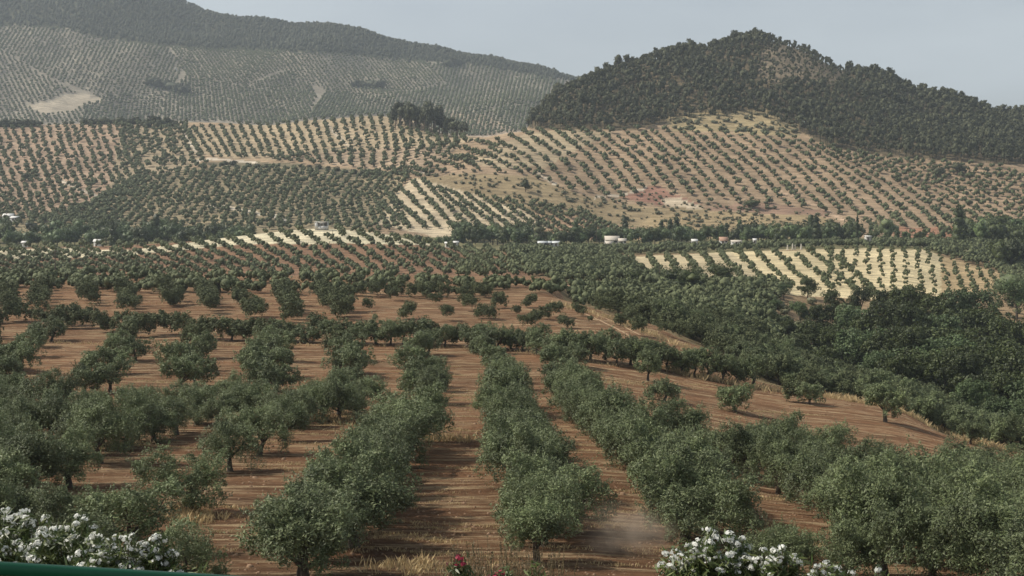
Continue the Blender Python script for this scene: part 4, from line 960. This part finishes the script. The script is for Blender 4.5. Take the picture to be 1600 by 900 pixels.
W_WHITE = plain_mat('white_render', (0.62, 0.60, 0.56), 0.85, 0.1, 1.2)
W_GREY = plain_mat('grey_concrete', (0.52, 0.53, 0.52), 0.9, 0.15, 1.5)
W_TILE = plain_mat('clay_tiles', (0.36, 0.22, 0.15), 0.85, 0.3, 4)
W_PALET = plain_mat('pale_tiles', (0.5, 0.44, 0.36), 0.85, 0.2, 4)
W_DARK = plain_mat('dark_opening', (0.03, 0.03, 0.035), 0.6, 0.2, 2)
W_WOOD = plain_mat('weathered_wood', (0.13, 0.10, 0.075), 0.9, 0.3, 6)
W_STONE = plain_mat('pale_stone', (0.6, 0.55, 0.45), 0.9, 0.2, 1)
W_PLASTIC = plain_mat('white_plastic_sheet', (0.5, 0.51, 0.5), 0.4, 0.08, 1)
def part(name, vq, m, parent): return link(name, mesh_of(name, vq, m), parent)
def place(px, row, Y=None, ymin=0):
    if Y is None:
        w, ok = hit([px], [row], ymin); return tuple(w[0])
    x = (px-800)/F*Y; return (x, Y, float(ground_z(x, Y)))
def house(px, Y, w, d, h, rise, roofm_, label, cat_='house', name='farm_house', rz=0.0, windows=2, wallm=None, raise_=0.0, ymin=0, row=None, group=None):
    roofm = roofm_; w *= 0.85; h *= 0.9
    x, y, z = place(px, row or 380, None if row else Y, ymin)
    t = thing(name, label, cat_, (x, y, z + raise_), rz, group)
    wm = wallm or W_WHITE
    part('wall', gwall_vq(-w/2, w/2, -d/2, d/2, -1.0-raise_, h, h+rise), wm, t)
    part('roof', gable_vq(-w/2-0.35, w/2+0.35, -d/2-0.4, d/2+0.4, h-0.02-0.4*rise/(d/2), h+rise+0.05), roofm, t)
    dw = 0.95
    dx = -w*0.12
    part('door', box_vq(dx-dw/2, dx+dw/2, -d/2-0.06, -d/2-0.01, 0.0, min(2.05, h*0.8)), W_WOOD, t)
    for k in range(windows):
        xx = -w/2 + w*(k+0.75)/(windows+0.5)
        if abs(xx-dx) < 1.1: xx += 1.3
        o = part('window', box_vq(xx-0.5, xx+0.5, -d/2-0.05, -d/2-0.012, h*0.4, h*0.4+1.0), W_DARK, t)
        part('sill', box_vq(xx-0.6, xx+0.6, -d/2-0.14, -d/2-0.055, h*0.4-0.12, h*0.4-0.02), wm, o)
    return t
# hut on the mid hill crest: open-fronted flat-roofed shelter
hx, hy, hz = place(503, 359, 608)
hut = thing('hut', 'white flat-roofed open hut on the crest of the middle hill', 'hut', (hx, hy, hz+0.7), 0.05)
part('roof', box_vq(-2.95, 2.95, -1.9, 1.9, 2.55, 2.85), W_WHITE, hut)
part('wall', cat([box_vq(-2.8, -1.5, -1.75, -1.55, -0.8, 2.547), box_vq(-2.8, 2.8, 1.5, 1.7, -0.8, 2.547), box_vq(-2.8, -2.6, -1.547, 1.497, -0.8, 2.547), box_vq(2.6, 2.8, -1.75, 1.497, -0.8, 2.547), box_vq(-1.497, 2.597, -1.73, -1.58, -0.8, 0.9)]), W_WHITE, hut)
for xx in (-0.55, 0.75): part('post', box_vq(xx-0.11, xx+0.11, -1.72, -1.54, 0.903, 2.547), W_WHITE, hut)
house(956, 745, 8.5, 7, 2.5, 1.9, W_PALET, 'larger white farmhouse with pale gabled roof in front of the poplar belt', windows=3, raise_=1.4)
house(972, 742, 4.5, 5, 2.0, 1.1, W_PALET, 'smaller white farm annexe attached right of the farmhouse', 'annexe', 'annexe', windows=1, raise_=1.4)
house(951, 715, 3.2, 3, 1.8, 0.9, W_PALET, 'little white outhouse just below the farmhouse', 'outhouse', 'outhouse', windows=1, raise_=1.0)
house(1081, 770, 2.0, 3, 4.2, 0.7, W_PALET, 'slim white tower house among the valley trees', 'house', 'tower_house', windows=1, raise_=1.5)
house(1085, 740, 3.4, 3, 2.0, 0.8, W_WHITE, 'low white shed below the slim tower house', 'shed', 'shed', windows=0, raise_=1.0)
house(1130, 735, 4.6, 4, 2.0, 1.6, W_TILE, 'small house with steep brown roof above the pale field', 'house', 'cottage', windows=1, raise_=1.2)
house(1152, 730, 7.5, 3, 1.6, 0.6, W_PALET, 'long low pale shed right of the brown-roofed cottage', 'shed', 'shed', windows=0, raise_=0.9)
house(1356, 745, 3.6, 3, 2.9, 0.3, W_WHITE, 'small bright white cabin beside the thin cypress', 'cabin', 'cabin', windows=0, raise_=1.2)
house(1179, 735, 1.8, 2, 1.8, 0.6, W_WHITE, 'tiny white hut under the valley trees', 'hut', 'hut', windows=0, raise_=1.3)
house(14, 815, 7.0, 5, 3.2, 1.3, W_WHITE, 'white farmhouse at the far left foot of the pink grove', windows=2, row=346, ymin=800, raise_=0.3)
house(24, 815, 5.0, 5, 1.9, 0.9, W_WHITE, 'low white annexe on the far left farmhouse', 'annexe', 'annexe', windows=1, row=348, ymin=800, raise_=1.0)
house(39, 705, 2.6, 3, 4.8, 0.6, W_WHITE, 'narrow white shed standing in the left valley trees', 'shed', 'shed', windows=0, raise_=1.2)
house(153, 700, 3.8, 3, 3.8, 0.9, W_WHITE, 'white shed roof showing between left valley trees', 'shed', 'shed', windows=0, raise_=3.0)
house(275, 2200, 3.5, 4, 3, .6, W_WHITE, 'tiny white cabin high on the far mountain', 'cabin', 'cabin', windows=0, row=111, ymin=1500, raise_=1.5)
house(700, 690, 3.2, 3, 1.9, .5, W_WHITE, 'little white shed left of the poplar belt', 'shed', 'shed', windows=0, raise_=1.2)
house(712, 660, 2.8, 3, 1.3, .5, W_WHITE, 'low white shed at the end of the middle hill', 'shed', 'shed', windows=0, raise_=1.6)
# plastic-roofed sheds in a line
for k, (px, w_) in enumerate(((848, 5.5), (858, 4.0), (870, 5.0))):
    house(px, 712, w_, 4, 1.7, 0.7, W_PLASTIC, ['leftmost', 'middle', 'rightmost'][k] + ' of the three low white plastic sheds by the poplars', 'shed', 'plastic_shed', windows=1, wallm=W_PLASTIC, raise_=1.6, group='white plastic sheds by the poplars')
# ruined gate posts above the pale field
gx, gy, gz = place(1238, 392, 640)
for k, (dx, h) in enumerate(((-2.2, 2.3), (0.1, 2.9), (1.2, 2.2), (4.0, 2.6))):
    r = np.random.default_rng(k); v, q = tube_vq([(0, 0, -0.5), (0.03, 0, h*.5), (0, 0.02, h)], [0.42, 0.34, 0.22], 6)
    o = link('standing_stone', mesh_of('standing_stone', (v, q), W_STONE, True), None, (gx+dx, gy, float(ground_z(gx+dx, gy))))
    tag(o, '%s from the left of four pale stone posts above the pale field' % nth(k+1), 'stone post', 'stone posts above the pale field')
# poles
def pole(px, base, Y, h, label, arm=True):
    x, y, z = place(px, base, Y); t = thing('utility_pole', label, 'utility pole', (x, y, z))
    part('shaft', tube_vq([(0, 0, -0.5), (0, 0, h*.5), (0, 0, h)], [0.14, 0.11, 0.09], 8), W_WOOD, t)
    if arm:
        part('crossarm', box_vq(-0.8, 0.8, -0.17, -0.09, h-0.6, h-0.48), W_WOOD, t)
        for xx in (-0.65, 0, 0.65): part('insulator', tube_vq([(xx, -0.13, h-0.478), (xx, -0.13, h-0.28)], [0.06, 0.04], 6), W_GREY, t)
pole(86, 437, 345, 7.5, 'dark wooden pole rising from the upper left field')
pole(932, 392, 700, 9.5, 'slim pole left of the white farmhouse')
pole(1031, 450, 440, 5.5, 'short pole at the near edge of the pale field', False)
pole(520, 370, 575, 4.5, 'thin pole just right of the crest hut', False)

# white chalky track, roadside walls
def ribbon(name, pts, wid, lift, m, kind, ymin=0, label=None, cat_=None):
    px, py = resample(*zip(*pts), 60); w, ok = hit(px, py, ymin); w = w[ok]
    t = norm(np.gradient(w[:, :2], axis=0)); s = np.c_[-t[:, 1], t[:, 0]]
    a = w[:, :2] + s*wid/2; b = w[:, :2] - s*wid/2
    V = np.r_[np.c_[a, ground_z(a[:, 0], a[:, 1])+lift], np.c_[b, ground_z(b[:, 0], b[:, 1])+lift]]; n = len(w)
    Q = np.array([[i, i+1, n+i+1, n+i] for i in range(n-1)])
    o = link(name, mesh_of(name, (V, Q), m)); tag(o, label, cat_, None, kind); return o
M_CHALK = plain_mat('chalky_track', (0.66, 0.62, 0.54), 0.95, 0.15, 0.4)
M_DIRT2 = plain_mat('dirt_track', (0.36, 0.24, 0.14), 0.95, 0.25, 0.8)
ribbon('path', [(970, 404), (975, 411), (980, 420), (983, 428)], 4.5, 0.12, M_CHALK, 'structure')
ribbon('dirt_track', [(900, 478), (935, 493), (970, 508), (1000, 524)], 0.35, 0.03, M_DIRT2, 'structure')
ribbon('dirt_track', [(893, 481), (926, 496), (960, 512), (985, 526)], 0.35, 0.03, M_DIRT2, 'structure')
def wall(pts, h, th, m, label, ymin=0, lift=0):
    px, py = resample(*zip(*pts), 14); w, ok = hit(px, py, ymin); w = w[ok]
    P = []
    for a, b in zip(w, w[1:]):
        t = norm((b-a)[:2]); s = np.array([-t[1], t[0]])*th/2
        V = np.array([[*(a[:2]+s), a[2]-.5], [*(a[:2]-s), a[2]-.5], [*(a[:2]+s), a[2]+h+lift], [*(a[:2]-s), a[2]+h+lift], [*(b[:2]+s), b[2]-.5], [*(b[:2]-s), b[2]-.5], [*(b[:2]+s), b[2]+h+lift], [*(b[:2]-s), b[2]+h+lift]])
        P.append((V, np.array([[0, 4, 6, 2], [1, 3, 7, 5], [2, 6, 7, 3]])))
        if len(P) in (1, len(w)-1): pass
    V, Q = cat(P); e = np.array([[0, 2, 3, 1], [len(V)-4, len(V)-3, len(V)-1, len(V)-2]])
    o = link('low_wall', mesh_of('low_wall', (V, np.r_[Q, e]), m)); tag(o, label, 'low wall')
wall([(1058, 468), (1075, 467), (1094, 467)], 1.6, .3, W_STONE, 'pale low wall below the widest dark round tree')
wall([(1000, 468), (1016, 467), (1032, 467)], 0.9, .3, W_STONE, 'pale low wall left of the widest dark round tree')

# ---------------------------------------------------------------- garden edge: railing and oleanders
M_GREEN = plain_mat('green_paint', (0.012, 0.11, 0.052), 0.38, 0.15, 3)
def ray_at(px, row, Y):
    b = (450-row)/F; wy = cos(PITCH)+b*sin(PITCH); return np.array([(px-800)/F/wy*Y, Y, Y*(-sin(PITCH)+b*cos(PITCH))/wy])
A = ray_at(0, 888, 5.6); Bp = ray_at(400, 911, 5.36); Bp[2] = A[2]
d = (Bp-A)/np.linalg.norm(Bp-A); P0 = A - d*2.5; P1 = A + d*7.0
rail = thing('railing', 'green painted metal railing crossing the bottom left corner', 'railing', tuple(P0), math.atan2(d[1], d[0]))
Lr = 9.5
def rbox(x0, x1, y0, y1, z0, z1, r=0.006):
    ys = [(y0+r, z0), (y1-r, z0), (y1, z0+r), (y1, z1-r), (y1-r, z1), (y0+r, z1), (y0, z1-r), (y0, z0+r)]
    V = np.array([(x, a, b) for x in (x0, x1) for a, b in ys]); Q = [[k, (k+1) % 8, 8+(k+1) % 8, 8+k] for k in range(8)]
    for o in (0, 8): Q += [[o, o+1, o+2, o+3], [o, o+3, o+4, o+7], [o+4, o+5, o+6, o+7]]
    return V, np.array(Q)
part('top_rail', rbox(0, Lr, -0.025, 0.025, -0.023, 0.023), M_GREEN, rail)
part('bottom_rail', rbox(0, Lr, -0.02, 0.02, -0.92, -0.88), M_GREEN, rail)
for k in range(6):
    x = 0.05 + k*1.88; part('post', rbox(x-0.025, x+0.025, -0.022, 0.022, -1.35, -0.025), M_GREEN, rail)
for k in range(72):
    x = 0.18 + k*0.13
    if any(abs(x - 0.05 - j*1.88) < 0.05 for j in range(6)): continue
    part('baluster', tube_vq([(x, 0, -0.885), (x, 0, -0.02)], [0.008, 0.008], 6), M_GREEN, rail)

def oleander(px, top, Y, w, h, nflow, label, petal, leafm=M_OLEANDER, seed=0, group=None, nst=95, dryness=0):
    r = np.random.default_rng(seed)
    p = ray_at(px, top, Y); zg = float(ground_z(p[0], Y)); H = p[2]-zg
    t = thing('oleander_shrub', label, 'shrub', (p[0], Y, zg), 0, group)
    stems = []; leaves_c = []; leaves_n = []; tips = []
    for i in range(nst):
        a = r.uniform(0, 2*pi); rr = math.sqrt(r.uniform(0, 1)); x, y = w/2*rr*cos(a), w/2*0.8*rr*sin(a)
        hh = H*(1 - 0.42*rr**2)*r.uniform(0.86, 1.03) if r.random() < 0.75 else H*r.uniform(0.55, 0.85)
        b = np.array([x*0.25, y*0.25, -0.1]); m_ = np.array([x*0.7, y*0.7, hh*0.55]); e = np.array([x, y, hh])
        if i < 40: stems.append(tube_vq([b, m_, e], [0.022, 0.014, 0.006], 4))
        tips.append(e)
        ts = r.uniform(0.0, 1.0, 60)**0.6; q = m_ + (e-m_)*ts[:, None]; q += r.normal(size=q.shape)*0.03
        leaves_c.append(q); leaves_n.append(norm(r.normal(size=q.shape)*[1, 1, .35] + (e-m_)/np.linalg.norm(e-m_)*0.9))
    tips = np.array(tips); C = np.concatenate(leaves_c); Nn = np.concatenate(leaves_n)
    lv = leaves_vq(C + Nn*0.07, Nn, 0.17, 0.032, r, 0.35, 0.25)
    part('foliage', lv, leafm, t); part('stem', cat(stems), M_STALK, t)
    # blossoms: five-petalled flowers crowded in heads at the shoot tips
    order = np.argsort(-tips[:, 2]*1.0 - (tips[:, 1] < 0)*0.5); fl = []
    for i in order[:nflow]:
        c0 = tips[i]; nf = int(r.integers(8, 15)); rad = r.uniform(0.035, 0.075)
        dd = norm(r.normal(size=(nf, 3)) + [0, -0.4, 0.7])
        for k in range(nf):
            c = c0 + dd[k]*rad*r.uniform(.6, 1.1)*[1.25, 1.25, .8]; n_ = norm(dd[k] + r.normal(size=3)*0.35); a_ = norm(np.cross(n_, r.normal(size=3))); b_ = np.cross(n_, a_)
            R_ = r.uniform(0.019, 0.027)
            for j in range(5):
                th = 2*pi*j/5; u = a_*cos(th)+b_*sin(th); v = np.cross(n_, u)
                fl.append(np.array([c, c+u*R_*.75+v*R_*.5+n_*.006, c+u*R_*1.25+n_*.001, c+u*R_*.75-v*R_*.5+n_*.006]))
    V = np.concatenate(fl); part('blossoms', (V, np.arange(len(V)).reshape(-1, 4)), petal, t)
    return t
G = 'white oleander shrubs at the garden edge'
oleander(25, 797, 19.5, 2.3, 3, 140, 'tallest white-flowered oleander at the far left above the green railing', M_PETAL, seed=1, group=G, nst=150)
oleander(110, 806, 19.0, 2.0, 3, 130, 'white-flowered oleander second from the left above the green railing', M_PETAL, seed=2, group=G, nst=140)
oleander(160, 832, 18.4, 1.5, 3, 80, 'lower white-flowered oleander in the middle of the railing group', M_PETAL, seed=3, group=G, nst=110)
oleander(205, 838, 18.9, 1.1, 3, 36, 'white-flowered oleander just left of the smallest railing shrub', M_PETAL, seed=14, group=G, nst=70)
oleander(245, 842, 18.6, 0.9, 3, 24, 'small rightmost oleander of the railing group with few white heads', M_PETAL, seed=4, group=G, nst=60)
oleander(325, 888, 17.5, 0.7, 3, 10, 'tip of a white oleander beside the railing end', M_PETAL, seed=9, group=G, nst=30)
oleander(1110, 834, 19.5, 1.7, 3, 112, 'largest white oleander in front of the drifting dust', M_PETAL, seed=5, group=G, nst=120)
oleander(1150, 832, 19.8, 0.9, 3, 30, 'tall slender white oleander beside the largest right one', M_PETAL, seed=6, group=G, nst=60)
oleander(1215, 852, 19.3, 1.2, 3, 55, 'white oleander in the middle of the right group', M_PETAL, seed=7, group=G, nst=80)
oleander(1300, 872, 19.0, 1.1, 3, 36, 'low white oleander toward the right group end', M_PETAL, seed=8, group=G, nst=60)
oleander(1372, 868, 19.6, 0.35, 3, 4, 'single white flower spray at the far right of the group', M_PETAL, seed=10, group=G, nst=16)
G2 = 'crimson oleanders at the bottom edge'
oleander(722, 873, 20.0, 0.7, 3, 3, 'leftmost crimson-flowered oleander at the bottom edge', M_PINK, seed=11, group=G2, nst=34)
oleander(775, 868, 20.0, 0.7, 3, 3, 'middle crimson-flowered oleander with upright shoots at the bottom edge', M_PINK, seed=12, group=G2, nst=30)
oleander(838, 880, 20.0, 0.8, 3, 3, 'rightmost crimson-flowered oleander under the middle olive row', M_PINK, seed=13, group=G2, nst=34)
# dry weeds round them
def weeds():
    r = np.random.default_rng(77); P = []
    for i in range(230):
        px = r.uniform(690, 885); Y = r.uniform(20.3, 23); tp = ray_at(px, r.uniform(846, 905) - 10*math.exp(-((px-765)/40)**2), Y); x = tp[0]
        z0 = tp[2] - 1.2; bend = r.normal(size=2)*0.12
        P.append(tube_vq([(x, Y, z0), (x+bend[0]*.4, Y+bend[1]*.4, (z0+tp[2])/2), (x+bend[0], Y+bend[1], tp[2])], [0.006, 0.005, 0.003], 3))
        n = 12; t_ = r.uniform(.5, 1, n); C = np.c_[x+bend[0]*t_, Y+bend[1]*t_, z0+(tp[2]-z0)*t_]; P.append(leaves_vq(C, norm(r.normal(size=(n, 3))), 0.06, 0.018, r))
    o = link('dry_weeds', mesh_of('dry_weeds', cat(P), M_WEED)); tag(o, 'tall dry brown weeds around the crimson oleanders', 'weeds', None, 'stuff')
M_WEED = leaf_mat('dry_weed', (0.12, 0.10, 0.05), (0.24, 0.17, 0.09), (0.16, 0.13, 0.07), 0.3, 0.1)
weeds()

# ---------------------------------------------------------------- drifting dust and the air
def volume_mat(name, dens, col, aniso, puff=False):
    m = bpy.data.materials.new(name); m.use_nodes = True; t = m.node_tree; t.nodes.remove(t.nodes['Principled BSDF'])
    v = t.nodes.new('ShaderNodeVolumePrincipled'); v.inputs['Color'].default_value = (*col, 1); v.inputs['Density'].default_value = dens; v.inputs['Anisotropy'].default_value = aniso
    t.links.new(v.outputs[0], t.nodes['Material Output'].inputs['Volume'])
    if puff:
        N = t.nodes.new; L = t.links.new; tcx = N('ShaderNodeTexCoord'); ln = N('ShaderNodeVectorMath'); ln.operation = 'LENGTH'; L(tcx.outputs['Object'], ln.inputs[0])
        r = N('ShaderNodeMapRange'); r.inputs[1].default_value = 0.05; r.inputs[2].default_value = 0.98; r.inputs[3].default_value = 1; r.inputs[4].default_value = 0; r.interpolation_type = 'SMOOTHSTEP'
        L(ln.outputs['Value'], r.inputs[0]); nz = N('ShaderNodeTexNoise'); nz.inputs['Scale'].default_value = 2.2; nz.inputs['Detail'].default_value = 2; L(tcx.outputs['Object'], nz.inputs['Vector'])
        r2 = N('ShaderNodeMapRange'); r2.inputs[1].default_value = .38; r2.inputs[2].default_value = .62; L(nz.outputs[0], r2.inputs[0])
        m1 = N('ShaderNodeMath'); m1.operation = 'MULTIPLY'; L(r.outputs[0], m1.inputs[0]); L(r2.outputs[0], m1.inputs[1])
        m2 = N('ShaderNodeMath'); m2.operation = 'MULTIPLY'; L(m1.outputs[0], m2.inputs[0]); m2.inputs[1].default_value = dens; L(m2.outputs[0], v.inputs['Density'])
    return m
w, ok = hit([980], [868]); p = w[0]
v, q = blob_vq((0, 0, 0), (1, 1, 1), np.random.default_rng(1), 24, 14, 0.0)
du = link('dust', mesh_of('dust', (v, q), volume_mat('dust', 0.85, (0.72, 0.58, 0.45), 0.2, True)), None, (p[0], p[1], p[2]+0.9), 0, (2.9, 2.2, 1.9))
tag(du, 'pale dust drifting over the bare earth between two olive rows', 'dust', None, 'stuff')
HAZE = 0.00011
me = bpy.data.meshes.new('haze'); zmin = float(ZG.min()) - 1.0
set_mesh(me, *box_vq(-2150, 2150, -45, 3310, zmin, 560)); me.materials.append(volume_mat('haze', HAZE, (0.72, 0.80, 0.88), 0.2))
tag(link('haze', me), 'thin dry summer haze over the valley', 'haze', None, 'stuff')
